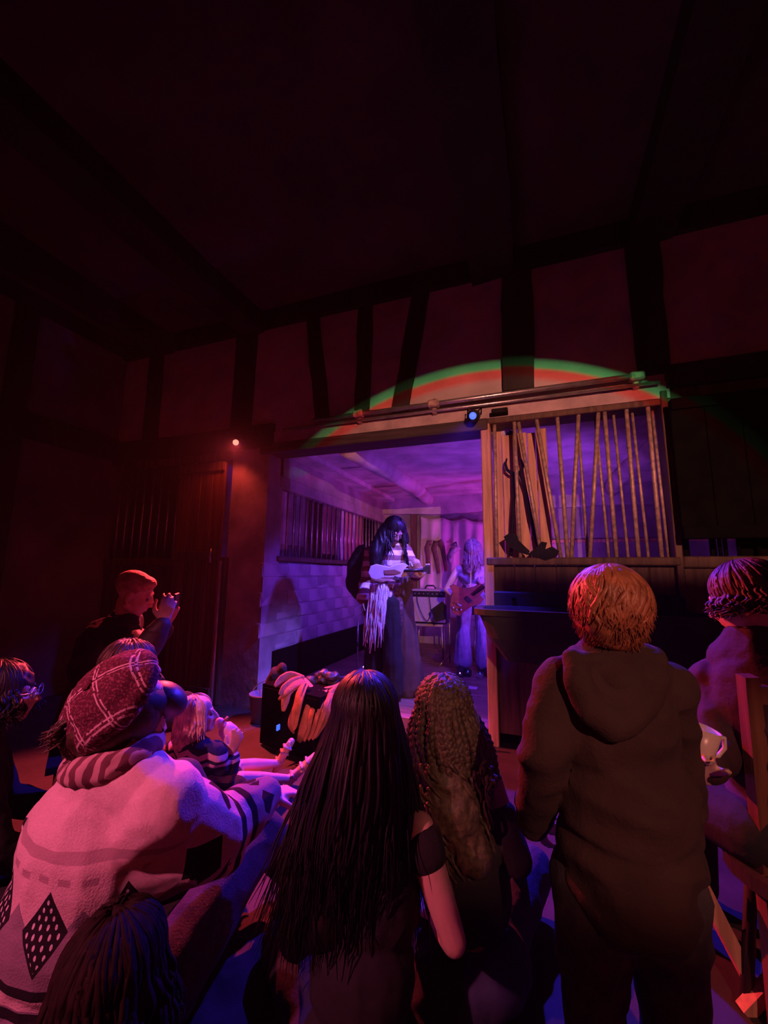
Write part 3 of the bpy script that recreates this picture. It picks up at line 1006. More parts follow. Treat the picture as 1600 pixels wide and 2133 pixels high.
BXC = V((-1.66, 2.86, 0))
sp = empty('floor_speaker', BXC)
tag(sp, 'black floor speaker with a small blue light before the stage', 'speaker')
Rb = rotm(math.radians(-14))
def BP(x, y, z): return BXC + Rb @ V((x, y, z))
def obox(x0, y0, z0, x1, y1, z1, name, mt, parent, taper=0):
    o = [BP(x0, y0, z0), BP(x1, y0, z0), BP(x1, y0 + taper, z1), BP(x0, y0 + taper, z1)]
    loc_build(MB().prism(o, Rb @ V((0, y1 - y0, 0))), name, mt, parent)
obox(-.30, -.17, .015, .30, .17, .44, 'cabinet', BLACK, sp)
obox(-.28, -.18, .04, .28, -.168, .42, 'grille', BLACK, sp)
for x in (-.24, .24):
    loc_build(MB().tube([BP(x, -.1, 0), BP(x, -.1, .016)], .02, 8), 'foot', BLACKP, sp, True)
q = onY(585, 1512, 2.72)
loc_build(MB().box((q.x - .005, q.y - .05, q.z - .018), (q.x + .005, q.y + .05, q.z + .018)), 'status_light', LEDB, sp)
q = onY(567, 1428, 2.80)
loc_build(MB().ball(q + V((0.02, .02, 0)), .010, 8, 6), 'red_light', LEDR, sp, True)

# fringed cloth draped over the speaker: every torn strip on its own
FR = mat('orange_brown_cloth', (.42, .17, .085), .85, .25, 18, .4, 60)
fc = empty('fringed_cloth', BXC + V((0, 0, .45)))
tag(fc, 'torn brown fringed cloth draped over the black floor speaker', 'cloth')
def ribbon(pxs, ws, name='strip'):
    pts = smooth_pts([onY(a, b, Y_) for a, b, Y_ in pxs], 4)
    n_ = len(pts)
    rad = []
    for i in range(n_):
        t = i / (n_ - 1) * (len(ws) - 1)
        k = min(int(t), len(ws) - 2)
        rad.append(ws[k] + (ws[k + 1] - ws[k]) * (t - k))
    loc_build(MB().tube(pts, rad, 8, flat=.22, up=(0, -1, .2)), name, FR, fc, True)
SW = .0115
for pxs, ws in (
    ([(632, 1416, 2.80), (605, 1408, 2.78), (585, 1416, 2.72), (572, 1430, 2.66)], (.03, .035, .03, .012)),
    ([(628, 1416, 2.79), (610, 1420, 2.73), (592, 1434, 2.66), (582, 1448, 2.62)], (.03, .028, .028, .01)),
    ([(632, 1418, 2.79), (615, 1426, 2.71), (597, 1442, 2.65), (580, 1458, 2.62)], (.025, .025, .02, .008)),
    ([(626, 1422, 2.76), (602, 1440, 2.67), (594, 1462, 2.64), (590, 1482, 2.62)], (.03, .028, .03, .012)),
    ([(632, 1424, 2.76), (624, 1440, 2.67), (618, 1470, 2.63), (610, 1490, 2.62), (606, 1512, 2.62), (613, 1528, 2.62)], (.03, .034, .036, .034, .04, .01)),
    ([(640, 1424, 2.76), (630, 1445, 2.66), (622, 1475, 2.62), (614, 1508, 2.61), (612, 1522, 2.6)], (.02, .025, .025, .03, .008)),
    ([(662, 1438, 2.78), (646, 1460, 2.66), (636, 1490, 2.62), (632, 1515, 2.60), (622, 1545, 2.59)], (.02, .022, .026, .04, .02)),
    ([(668, 1440, 2.78), (655, 1464, 2.66), (648, 1490, 2.61), (640, 1520, 2.60), (632, 1544, 2.59)], (.03, .028, .022, .03, .015)),
    ([(676, 1440, 2.78), (668, 1465, 2.66), (660, 1492, 2.61), (652, 1520, 2.60), (642, 1542, 2.59)], (.03, .032, .022, .022, .012)),
    ([(690, 1436, 2.80), (680, 1462, 2.66), (670, 1495, 2.61), (660, 1520, 2.60), (650, 1540, 2.59)], (.03, .034, .03, .028, .015)),
    ([(716, 1424, 2.84), (700, 1436, 2.76), (684, 1470, 2.64), (672, 1505, 2.61), (655, 1538, 2.59)], (.022, .03, .035, .03, .012)),
    ([(726, 1420, 2.86), (706, 1430, 2.78), (690, 1450, 2.70), (678, 1480, 2.63)], (.015, .026, .03, .012))):
    ribbon(pxs, ws)
yoke = [onY(a, b, Y_) for a, b, Y_ in ((612, 1408, 2.84), (634, 1416, 2.85), (655, 1436, 2.84), (680, 1434, 2.86), (712, 1424, 2.90))]
loc_build(MB().tube(smooth_pts(yoke, 4), .03, 8, flat=.4, up=(0, 0, 1)), 'band', FR, fc, True)
# dark crumpled foil bag on top
gb = MB(onY(668, 1418, 2.95))
for k in range(9):
    gb.ball(onY(650 + k * 6 + random.uniform(-4, 4), 1412 + random.uniform(-8, 10), 2.95 + random.uniform(-.04, .04)), (random.uniform(.03, .05), random.uniform(.03, .05), random.uniform(.025, .04)))
tag(gb.bake('crumpled_bag', mat('black_foil', (.05, .04, .05), .2, .3, 30, .8, 60, spec=.8), .008, 1, post=fold(.012, 22, 3)), 'shiny black crumpled bag on top of the fringed cloth', 'bag')
# dark backpack left of it
gb = MB(onY(590, 1400, 3.05))
gb.cap(onY(575, 1410, 3.05), .06, onY(588, 1392, 3.05), .04).cap(onY(566, 1425, 3.05), .05, onY(575, 1405, 3.05), .06)
gb.v = gb.v
tag(gb.bake('cloth_bundle', mat('dark_cloth', (.03, .02, .03), .9, .3, 10, .3, 30), .008, 2, post=fold(.008, 16, 8)), 'small dark cloth bundle behind the left end of the speaker', 'bundle')

# ------------------------------------------------------------------ people: building blocks
def lerp(a, b, t): return a + (b - a) * t


def spine_frame(J):
    x = (J['shR'] - J['shL']).normalized()
    z = (J['neck'] - J['pelvis']).normalized()
    y = z.cross(x).normalized()
    x = y.cross(z).normalized()
    m_ = M.Identity(3)
    for i in range(3):
        m_[i][0], m_[i][1], m_[i][2] = x[i], y[i], z[i]
    return m_


def torso(m_, J, k=1.0, e=0.0):
    R_ = spine_frame(J)
    m_.ball(J['chest'], (.150 * k + e, .105 * k + e, .165 * k + e), 16, 12, R_)
    m_.ball(J['waist'], (.128 * k + e, .098 * k + e, .14 * k + e), 16, 12, R_)
    m_.ball(J['pelvis'], (.155 * k + e, .118 * k + e, .115 * k + e), 16, 12, R_)
    m_.cap(J['waist'], .10 * k + e, J['chest'], .11 * k + e).cap(J['waist'], .10 * k + e, J['pelvis'], .11 * k + e)
    m_.cap(J['shL'], .055 * k + e, J['shR'], .055 * k + e)
    m_.cap(lerp(J['shL'], J['neck'], .5), .05 * k + e, J['neck'], .052 * k + e).cap(lerp(J['shR'], J['neck'], .5), .05 * k + e, J['neck'], .052 * k + e)
    m_.cap(J['chest'], .10 * k + e, J['neck'], .055 * k + e)


def neck_head(m_, J, H, k=1.0):
    c = J['head']
    def p(x, y, z): return c + H @ (V((x, y, z)) * k)
    m_.cap(J['neck'], .052 * k, p(0, -.02, -.06), .048 * k)
    m_.ball(p(0, -.012, .032), V((.074, .094, .084)) * k, 18, 12, H)
    m_.ball(p(0, .028, -.03), V((.060, .062, .082)) * k, 16, 12, H)
    m_.ball(p(0, .055, -.092), V((.036, .030, .026)) * k, 12, 8, H)
    m_.cap(p(-.05, .0, -.065), .022 * k, p(0, .06, -.095), .022 * k).cap(p(.05, .0, -.065), .022 * k, p(0, .06, -.095), .022 * k)
    m_.cap(p(0, .090, .012), .008 * k, p(0, .113, -.034), .013 * k)
    m_.ball(p(-.013, .098, -.038), .010 * k).ball(p(.013, .098, -.038), .010 * k)
    m_.cap(p(-.036, .076, .022), .013 * k, p(.036, .076, .022), .013 * k)
    m_.ball(p(0, .088, -.060), V((.022, .011, .007)) * k, 12, 8, H).ball(p(0, .086, -.071), V((.020, .011, .008)) * k, 12, 8, H)
    m_.ball(p(-.04, .066, -.025), V((.02, .02, .02)) * k).ball(p(.04, .066, -.025), V((.02, .02, .02)) * k)
    for s_ in (-1, 1):
        m_.ball(p(s_ * .076, -.008, -.012), V((.011, .02, .033)) * k, 10, 8, H)


def arm(m_, J, s_, k=1.0, e=0.0, hand=None, cut=1.0):
    sh, el, wr = J['sh' + s_], J['el' + s_], J['wr' + s_]
    m_.chain((sh, .052 * k + e), (lerp(sh, el, .5), .047 * k + e), (el, .038 * k + e))
    w2 = lerp(el, wr, cut)
    m_.chain((el, .038 * k + e), (lerp(el, w2, .35), .039 * k + e), (w2, lerp(.039, .027, cut) * k + e))


def leg(m_, J, s_, k=1.0, e=0.0, e2=None, foot=True):
    e2 = e if e2 is None else e2
    h, kn, an = J['hip' + s_], J['kn' + s_], J['an' + s_]
    m_.chain((h, .085 * k + e), (lerp(h, kn, .5), .072 * k + e), (kn, .053 * k + e))
    m_.chain((kn, .053 * k + e), (lerp(kn, an, .35), .053 * k + (e + e2) / 2), (an, .034 * k + e2))
    if foot:
        t = J['to' + s_]
        back = (an - t); back = back.normalized() * .03 * k
        hl = an + back + (J.get('down', V((0, 0, -1))) * .03 * k)
        m_.chain((an, .034 * k), (hl, .030 * k)).chain((hl, .030 * k), (lerp(hl, t, .6), .032 * k), (t, .022 * k)).cap(an, .032 * k, lerp(hl, t, .6), .03 * k)


def hand(m_, wr, d, n, k=1.0, curl=.5, thumb=1, spread=.10):
    """wr wrist, d towards the fingers, n out of the palm; thumb +1 on the d x n side"""
    d = V(d).normalized(); n = (V(n) - d * V(n).dot(d)).normalized()
    s_ = d.cross(n) * thumb
    kn = []
    for i, o in enumerate((.030, .010, -.010, -.028)):
        q = wr + d * (.088 - .006 * abs(i - 1)) * k + s_ * o * k
        m_.cap(wr + d * .012 * k + s_ * o * .6 * k, .013 * k, q, .0105 * k)
        kn.append(q)
    m_.cap(wr - d * .02 * k, .024 * k, wr + d * .03 * k, .020 * k)
    for i, (q, L) in enumerate(zip(kn, (.074, .083, .077, .060))):
        a = 0.0
        p = q
        dirn = (d + s_ * spread * (1.2 - i * .8)).normalized()
        for j, f in enumerate((.45, .31, .24)):
            a += curl * (.75 + .12 * i)
            v = dirn * math.cos(a) + n * math.sin(a)
            r0 = (.0092 - .0008 * j) * k; p2 = p + v * L * f * k
            m_.cap(p, r0, p2, r0 - .0008 * k)
            p = p2
    t0 = wr + d * .022 * k + s_ * .022 * k
    t1 = t0 + (d * .55 + s_ * .75 + n * .25).normalized() * .042 * k
    t2 = t1 + (d * .85 + s_ * .25 + n * (.2 + curl * .5)).normalized() * .034 * k
    t3 = t2 + (d * .85 - s_ * .05 + n * (.25 + curl * .6)).normalized() * .026 * k
    m_.chain((t0, .015 * k), (t1, .0125 * k), (t2, .0105 * k), (t3, .009 * k))


EYE = mat('eye_white', (.22, .20, .19), .3, .05)
IRIS = mat('dark_iris', (.02, .015, .01), .15, .05)


def eyes(root, base, c, H, k):
    for s_ in (-1, 1):
        p = c + H @ (V((s_ * .031, .078, .000)) * k)
        MB(base).ball(p, .0125 * k, 10, 8).build('eye', EYE, root, True)


def locks(base, c, H, k, n, name, mt, root, az=(-180, 180), end=100, drop=0.0, flare=0.0, wave=.0, r=.008, rad=(.083, .103, .095), crown=(0, -.03, .03), up0=8, seed=1, bumpy=0, separate=False, gravity=V((0, 0, -1)), drop_to=None, endvar=12, sides=5, flip=0.0, jit=.06):
    """hair: each lock runs from the crown over the skull and then falls"""
    rnd = random.Random(seed)
    all_ = MB(base)
    hc = c + H @ (V(crown) * k)
    for i in range(n):
        a = math.radians(rnd.uniform(*az))
        t0 = math.radians(rnd.uniform(up0, up0 + 42)); t1 = math.radians(end + rnd.uniform(-endvar, endvar))
        pts = []
        lift = rnd.uniform(.97, 1.06)
        for j in range(8):
            t = t0 + (t1 - t0) * j / 7
            aa = a + jit * math.sin(j * .55 + i * 1.7) * (1 if jit < .1 else j / 7)
            q = V((math.sin(t) * math.sin(aa) * rad[0], -math.sin(t) * math.cos(aa) * rad[1], math.cos(t) * rad[2])) * k * lift
            pts.append(hc + H @ q)
        if drop or drop_to:
            out = H @ V((math.sin(a), -math.cos(a), 0)); out.z = 0
            L = drop * rnd.uniform(.75, 1.05)
            p0 = pts[-1]
            ph = rnd.uniform(0, 6.28)
            tgt = drop_to(a, rnd) if drop_to else None
            ns = 12
            for j in range(1, ns + 1):
                t = j / ns
                if tgt is not None:
                    tt = t ** 1.5
                    q = V((lerp(p0.x, tgt.x, tt), lerp(p0.y, tgt.y, tt), lerp(p0.z, tgt.z, t))) + out * (.03 * k * math.sin(t * math.pi))
                else:
                    q = p0 + gravity * L * t + out * flare * t
                q = q + V((math.sin(t * 9 + ph), math.cos(t * 8 + ph * 1.7), 0)) * wave * t
                pts.append(q)
        elif flip:
            out = (H @ V((math.sin(a), -math.cos(a), 0)))
            pts.append(pts[-1] + out * flip * .5 + V((0, 0, -flip)))
        m_ = MB(base) if separate else all_
        if bumpy:
            fine = smooth_pts(pts, bumpy)
            rr = [r * k * (.72 + .42 * abs(math.sin(q * 1.35))) * (1.0 if q < len(fine) - 8 else .5) for q in range(len(fine))]
            s2 = [p + V((math.sin(q * 1.35), math.cos(q * 1.35), 0)) * r * .22 for q, p in enumerate(fine)]
            m_.tube(s2, rr, sides)
        else:
            nn = len(pts)
            m_.tube(pts, [r * k * (.35 + 1.1 * math.sin(min(1, (q + 1) / nn * 1.15) * math.pi) ** .5 if q < nn - 1 else .15) for q in range(nn)], sides, flat=.6)
        if separate:
            m_.build(name, mt, root, True)
    if not separate:
        o = all_.build(name, mt, root, True)
        o['kind'] = 'stuff'
        return o


def body_of(base, label, J, H, k, skin, voxel=.008, hands=(), legs=True, arms=True, extra=None, group=None):
    m_ = MB(base)
    torso(m_, J, k, -.004)
    neck_head(m_, J, H, k)
    if arms:
        arm(m_, J, 'L', k, -.002); arm(m_, J, 'R', k, -.002)
    if legs:
        leg(m_, J, 'L', k, -.003); leg(m_, J, 'R', k, -.003)
    for h_ in hands:
        hand(m_, *h_[:3], k, *h_[3:])
    if extra: extra(m_)
    o = m_.bake('person', skin, voxel, 3)
    tag(o, label, 'person', group)
    return o


def local(base, yaw):
    R_ = rotm(yaw)
    return lambda x, y, z: V(base) + R_ @ V((x, y, z))


CLOTHK = mat('black_fabric', (.014, .013, .015), .9, .3, 12, .3, 40)
CLOTHN = mat('navy_fabric', (.03, .04, .09), .85, .3, 12, .3, 60)
JEANS = mat('dark_denim', (.05, .045, .055), .85, .35, 30, .3, 200)

# ------------------------------------------------------------------ node shorthand for knitted patterns
class G:
    def __init__(s, m_):
        s.t = m_.node_tree; s.b = s.t.nodes['Principled BSDF']
    def m(s, op, a, b=None, c=None):
        n_ = s.t.nodes.new('ShaderNodeMath'); n_.operation = op
        for i, v in enumerate((a, b, c)):
            if v is None: continue
            if isinstance(v, (int, float)): n_.inputs[i].default_value = v
            else: s.t.links.new(v, n_.inputs[i])
        return n_.outputs[0]
    def mix(s, f, a, b):
        n_ = s.t.nodes.new('ShaderNodeMix'); n_.data_type = 'RGBA'
        for sock, v in ((n_.inputs['Factor'], f), (n_.inputs[6], a), (n_.inputs[7], b)):
            if isinstance(v, tuple): sock.default_value = (*v, 1)
            elif isinstance(v, (int, float)): sock.default_value = v
            else: s.t.links.new(v, sock)
        return n_.outputs[2]
    def attr(s, name):
        n_ = s.t.nodes.new('ShaderNodeAttribute'); n_.attribute_name = name
        x = s.t.nodes.new('ShaderNodeSeparateXYZ')
        s.t.links.new(n_.outputs['Vector'], x.inputs[0])
        return x.outputs
    def noise(s, scale, detail=3):
        tc = s.t.nodes.new('ShaderNodeTexCoord')
        n_ = s.t.nodes.new('ShaderNodeTexNoise'); n_.inputs['Scale'].default_value = scale; n_.inputs['Detail'].default_value = detail
        s.t.links.new(tc.outputs['Object'], n_.inputs['Vector'])
        return n_.outputs[0]
    def bump(s, h, strength=.4, dist=.004):
        n_ = s.t.nodes.new('ShaderNodeBump'); n_.inputs['Strength'].default_value = strength; n_.inputs['Distance'].default_value = dist
        s.t.links.new(h, n_.inputs['Height']); s.t.links.new(n_.outputs[0], s.b.inputs['Normal'])
    def band(s, x, c, hw):
        return s.m('LESS_THAN', s.m('ABSOLUTE', s.m('SUBTRACT', x, c)), hw)
    def diamond(s, u, v, per, u0, hw, v0, hh):
        fu = s.m('ABSOLUTE', s.m('SUBTRACT', s.m('FRACT', s.m('DIVIDE', s.m('SUBTRACT', u, u0 - per * .5), per)), .5))
        fu = s.m('DIVIDE', s.m('MULTIPLY', fu, per), hw)
        fv = s.m('DIVIDE', s.m('ABSOLUTE', s.m('SUBTRACT', v, v0)), hh)
        return s.m('LESS_THAN', s.m('ADD', fu, fv), 1.0)


def new_mat(name, rough=.85):
    m_ = bpy.data.materials.new(name); m_.use_nodes = True
    g = G(m_); g.b.inputs['Roughness'].default_value = rough
    g.b.inputs['Specular IOR Level'].default_value = .2
    return m_, g


def set_attr(me, name, arr):
    a = me.attributes.new(name, 'FLOAT_VECTOR', 'POINT')
    a.data.foreach_set('vector', np.asarray(arr, np.float32).ravel())


# ------------------------------------------------------------------ boy in the hoodie
bb = V((.17, 1.13, 0))
yb = math.radians(12)
Lc = local(bb, yb)
K = .76
J = dict(head=at(1262, 1270, .97), neck=at(1272, 1362, .95), pelvis=Lc(0, .0, .64), waist=Lc(0, 0, .78), chest=Lc(0, .0, .94))
ctr = J['neck']
J['shL'] = at(1176, 1432, .945); J['shR'] = at(1384, 1432, .985)
J['elL'] = at(1132, 1570, .90); J['elR'] = at(1408, 1580, 1.0)
J['wrL'] = Lc(-.17, .13, .66); J['wrR'] = Lc(.19, .13, .66)
for s_, sg in (('L', -1), ('R', 1)):
    J['hip' + s_] = Lc(sg * .075, 0, .62); J['kn' + s_] = Lc(sg * .08, .02, .35); J['an' + s_] = Lc(sg * .085, 0, .06); J['to' + s_] = Lc(sg * .10, .13, .025)
H = rotm(yb + math.radians(6), math.radians(-4), math.radians(4))
boy = body_of(bb, 'child with ginger hair in a grey-brown hoodie standing with back turned', J, H, K, SKINP, .008,
              hands=((J['wrL'], Lc(-.10, .22, .62) - J['wrL'], Lc(.2, 0, 0) - Lc(0, 0, 0), .35, 1), (J['wrR'], Lc(.12, .22, .62) - J['wrR'], Lc(-.2, 0, 0) - Lc(0, 0, 0), .35, -1)))
HOODIE = mat('brown_hoodie', (.042, .022, .021), .95, .2, 10, .25, 120)
m_ = MB(bb)
torso(m_, J, K, .022)
arm(m_, J, 'L', K, .020, cut=.95); arm(m_, J, 'R', K, .020, cut=.95)
R_ = spine_frame(J)
m_.ball(Lc(.01, 0, .70), (.155, .122, .10), 18, 12, R_)
m_.ball(Lc(.01, -.005, .80), (.15, .118, .14), 18, 12, R_)
m_.tube([Lc(.005, -.0, .585), Lc(.005, 0, .60), Lc(0, 0, .68)], [.128, .142, .146], 20, flat=.84)
def boy_fold(co, no, me):
    f1 = fold(.010, 7.0, 2.1, (1, 1, 1.9))(co, no, me)
    return f1
m_.bake('hoodie', HOODIE, .008, 4, boy, boy_fold)
# hood lying on the back
m_ = MB(bb)
def hp(x, y, d=.86): return at(x, y, d)
rim = [hp(1196, 1372, .90), hp(1205, 1420, .868), hp(1232, 1478, .85), hp(1272, 1512, .845), hp(1318, 1492, .86), hp(1358, 1436, .885), hp(1372, 1378, .93)]
m_.chain(*[(p, r) for p, r in zip(rim, (.022, .027, .030, .030, .030, .027, .022))])
inner = [hp(1212, 1368, .92), hp(1238, 1425, .885), hp(1270, 1462, .875), hp(1310, 1446, .88), hp(1345, 1400, .90), hp(1356, 1372, .94)]
m_.chain(*[(p, r) for p, r in zip(inner, (.018, .020, .022, .022, .020, .018))])
m_.ball(hp(1278, 1450, .905), (.08, .02, .075), 14, 10, rotm(yb))
col = [hp(1200, 1374, .90), hp(1235, 1376, .91), hp(1275, 1382, .91), hp(1320, 1380, .92), hp(1362, 1374, .94), hp(1364, 1366, .99), hp(1335, 1356, 1.03), hp(1262, 1350, 1.04), hp(1205, 1360, 1.0), hp(1198, 1372, .92)]
m_.chain(*[(p, .02) for p in col])
m_.bake('hood', HOODIE, .006, 2, boy, fold(.005, 14, 4.2))
m_ = MB(bb)
leg(m_, J, 'L', K, .02, .022, False); leg(m_, J, 'R', K, .02, .022, False)
m_.ball(J['pelvis'] + V((0, 0, -.02)), (.14, .11, .10), 16, 10, R_)
m_.bake('jeans', JEANS, .009, 3, boy, fold(.006, 12, 9))
for sg in (-1, 1):
    m_ = MB(bb)
    m_.chain((Lc(sg * .085, -.02, .045), .042), (Lc(sg * .09, .05, .04), .038), (Lc(sg * .10, .13, .034), .032))
    m_.bake('shoe', BLACKP, .008, 2, boy)
hc = J['head']
m_ = MB(bb)
m_.ball(hc + H @ V((0, -.02, .022)), (.075, .092, .084), 18, 12, H)
m_.ball(hc + H @ V((0, -.040, -.032)), (.066, .056, .058), 16, 10, H)
m_.bake('hair_cap', HAIRG, .008, 3, boy, fold(.006, 26, 1, (1, 1, .3)))
locks(bb, hc, H, .88, 330, 'hair', HAIRG, boy, end=112, r=.0065, rad=(.090, .110, .102), crown=(0, -.02, .014), seed=3, endvar=26, flip=.014, jit=.4)
locks(bb, hc, H, .88, 260, 'hair_underlayer', HAIRG, boy, az=(-125, 125), up0=62, end=137, r=.0060, rad=(.085, .103, .098), crown=(0, -.022, .010), seed=6, endvar=14, flip=.02, jit=.35)

# ------------------------------------------------------------------ girl with long black hair
gb_ = V((-.47, 1.17, 0))
yg = math.radians(16)
Lc = local(gb_, yg)
K = .92
J = dict(head=at(762, 1492, 1.22), neck=at(765, 1610, 1.17), pelvis=Lc(0, -.06, .11), waist=Lc(0, -.06, .29), chest=Lc(0, -.03, .47))
J['shR'] = at(872, 1728, 1.12); J['shL'] = at(640, 1712, 1.14)
J['elR'] = at(945, 1960, 1.02); J['elL'] = at(618, 1940, 1.13)
J['wrR'] = Lc(.20, .22, .22); J['wrL'] = Lc(-.20, .22, .22)
for s_, sg in (('L', -1), ('R', 1)):
    J['hip' + s_] = Lc(sg * .09, .0, .10); J['kn' + s_] = Lc(sg * .26, .16, .15); J['an' + s_] = Lc(-sg * .05, .20, .07); J['to' + s_] = Lc(-sg * .18, .22, .045)
H = rotm(yg, math.radians(-4), math.radians(-2))
girl = body_of(gb_, 'person with very long black hair and a bare shoulder sitting on the floor', J, H, K, SKIN, .008,
               hands=((J['wrR'], Lc(.12, .3, .2) - J['wrR'], V((0, 0, -1)), .5, -1), (J['wrL'], Lc(-.12, .3, .2) - J['wrL'], V((0, 0, -1)), .5, 1)))
m_ = MB(gb_)
R_ = spine_frame(J)
Jt = dict(J)
m_.ball(J['chest'] - V((0, 0, .03)), (.150, .112, .15), 16, 12, R_).ball(J['waist'], (.135, .108, .15), 16, 12, R_).ball(J['pelvis'], (.16, .125, .11), 16, 12, R_)
m_.bake('top', CLOTHK, .009, 3, girl, fold(.005, 12, 5))
for s_ in 'LR':
    m_ = MB(gb_)
    a, b = lerp(J['sh' + s_], J['el' + s_], .13), lerp(J['sh' + s_], J['el' + s_], .22)
    m_.chain((a, .058), (b, .056))
    m_.bake('sleeve_band', CLOTHK, .007, 2, girl)
st = MB(gb_).tube([J['shR'] + (J['neck'] - J['shR']) * .30 + V((0, -.03, -.10)), J['shR'] + (J['neck'] - J['shR']) * .34 + V((0, .0, .06)), J['shR'] + (J['neck'] - J['shR']) * .3 + V((0, .09, -.03))], .006, 6, flat=.5)
st.build('strap', CLOTHK, girl, True)
m_ = MB(gb_)
leg(m_, J, 'L', K, .022, .022, False); leg(m_, J, 'R', K, .022, .022, False)
m_.ball(J['pelvis'] + V((0, 0, 0)), (.19, .17, .108), 16, 10, R_)
m_.bake('skirt', CLOTHK, .010, 3, girl, fold(.008, 9, 2))
hc = J['head']
m_ = MB(gb_)
m_.ball(hc + H @ V((0, -.015, .03)), (.088, .106, .096), 18, 12, H)
m_.ball(hc + H @ V((0, -.05, -.06)), (.088, .07, .10), 16, 10, H)
for (x, y, d, r) in ((760, 1600, 1.10, .085), (740, 1700, 1.04, .10), (715, 1800, 1.0, .10), (700, 1900, .98, .09), (660, 1760, 1.03, .075), (640, 1850, 1.02, .07), (620, 1940, 1.0, .05), (800, 1720, 1.04, .07)):
    m_.ball(at(x, y, d + .075), (r, r * .62, r * 1.25), 14, 10, rotm(yg))
m_.cap(hc + H @ V((0, -.05, -.06)), .075, at(740, 1700, 1.12), .08).cap(at(740, 1700, 1.12), .08, at(690, 1900, 1.06), .075)
m_.bake('hair_mass', HAIRK, .011, 4, girl, fold(.010, 14, 6, (1.6, 1.6, .25)))
def tgt_black(a, rnd):
    u = max(0, min(1, (math.degrees(a) + 120) / 240))
    return at(lerp(535, 890, u) + rnd.uniform(-25, 25), rnd.uniform(1820, 2050), lerp(1.12, .98, .5 + .5 * math.cos(a)) + rnd.uniform(-.03, .02))
locks(gb_, hc, H, 1.0, 520, 'hair', HAIRK, girl, az=(-125, 115), end=98, drop_to=tgt_black, r=.0055, rad=(.092, .111, .100), crown=(0, -.015, .03), seed=5, wave=.010, up0=4)

# dark cloth heap added to darken the lit floor to the left
cf = on_floor(505, 2080)
m_ = MB(V((cf.x, cf.y, 0)))
for (dx, dy, r) in ((0, 0, .12), (.12, .08, .10), (-.10, .06, .11), (.02, -.12, .10), (.08, .20, .09), (-.05, .20, .08), (.16, -.03, .08)):
    m_.ball(V((cf.x + dx, cf.y + dy, r * .42)), (r * 1.25, r * 1.25, r * .42), 14, 8)
tag(m_.bake('filler_heap', mat('filler_cloth', (.020, .012, .014), .9, .3, 8, .3, 30), .010, 2, None, fold(.012, 12, 8)), 'dark cloth heap added to darken the floor left of the black-haired person', 'filler_heap')

# ------------------------------------------------------------------ girl with braids
bg_ = V((-.27, 1.50, 0))
yr = math.radians(14)
Lc = local(bg_, yr)
K = .93
J = dict(head=at(925, 1488, 1.38), neck=at(935, 1575, 1.36), pelvis=Lc(.02, -.05, .11), waist=Lc(.02, -.05, .30), chest=Lc(.01, -.03, .50))
J['shR'] = at(1018, 1628, 1.34); J['shL'] = at(855, 1630, 1.36)
J['elR'] = at(1075, 1790, 1.25); J['elL'] = at(815, 1790, 1.28)
J['wrR'] = Lc(.22, .24, .22); J['wrL'] = Lc(-.18, .26, .22)
for s_, sg in (('L', -1), ('R', 1)):
    J['hip' + s_] = Lc(sg * .09, .0, .10); J['kn' + s_] = Lc(sg * .30, .28, .17); J['an' + s_] = Lc(-sg * .05, .40, .07); J['to' + s_] = Lc(-sg * .18, .44, .045)
H = rotm(yr - math.radians(3), math.radians(-2))
brd = body_of(bg_, 'person with long thin braids sitting on the floor beside the black-haired one', J, H, K, SKIND, .008,
              hands=((J['wrR'], Lc(.1, .34, .2) - J['wrR'], V((0, 0, -1)), .5, -1), (J['wrL'], Lc(-.1, .34, .2) - J['wrL'], V((0, 0, -1)), .5, 1)))
R_ = spine_frame(J)
m_ = MB(bg_)
m_.ball(J['chest'] - V((0, 0, .03)), (.152, .115, .16), 16, 12, R_).ball(J['waist'], (.14, .112, .15), 16, 12, R_).ball(J['pelvis'], (.165, .13, .108), 16, 12, R_)
for s_ in 'LR':
    m_.cap(lerp(J['el' + s_], J['wr' + s_], 0), .045, lerp(J['el' + s_], J['wr' + s_], .9), .036).cap(lerp(J['sh' + s_], J['el' + s_], .45), .05, J['el' + s_], .046)
m_.bake('dress', CLOTHK, .009, 3, brd, fold(.005, 12, 5))
m_ = MB(bg_)
leg(m_, J, 'L', K, .022, .022, False); leg(m_, J, 'R', K, .022, .022, False)
m_.ball(J['pelvis'], (.19, .17, .106), 16, 10, R_)
m_.bake('skirt', CLOTHN, .010, 3, brd, fold(.008, 9, 2))
hc = J['head']
m_ = MB(bg_)
m_.ball(hc + H @ V((0, -.015, .03)), (.080, .100, .090), 18, 12, H)
m_.ball(hc + H @ V((0, -.03, -.04)), (.076, .07, .08), 16, 10, H)
m_.cap(hc + H @ V((0, -.06, -.06)), .06, at(945, 1680, 1.26), .085).cap(at(945, 1680, 1.27), .075, at(985, 1780, 1.22), .05)
hm = m_.bake('hair_mass', HAIRD, .010, 3, brd, fold(.012, 30, 6, (1.4, 1.4, .5)))
def tgt_braid(a, rnd):
    u = max(0, min(1, (math.degrees(a) + 100) / 200))
    return at(lerp(868, 1032, u) + rnd.uniform(-10, 10), 1600 + rnd.uniform(0, 60), 1.25 + .06 * abs(math.sin(a)))
locks(bg_, hc, H, 1.0, 78, 'braid', HAIRD, hm, az=(-118, 118), end=94, drop_to=tgt_braid, r=.0095, rad=(.086, .107, .097), crown=(0, -.015, .03), seed=8, bumpy=4, separate=True, up0=2, sides=6)
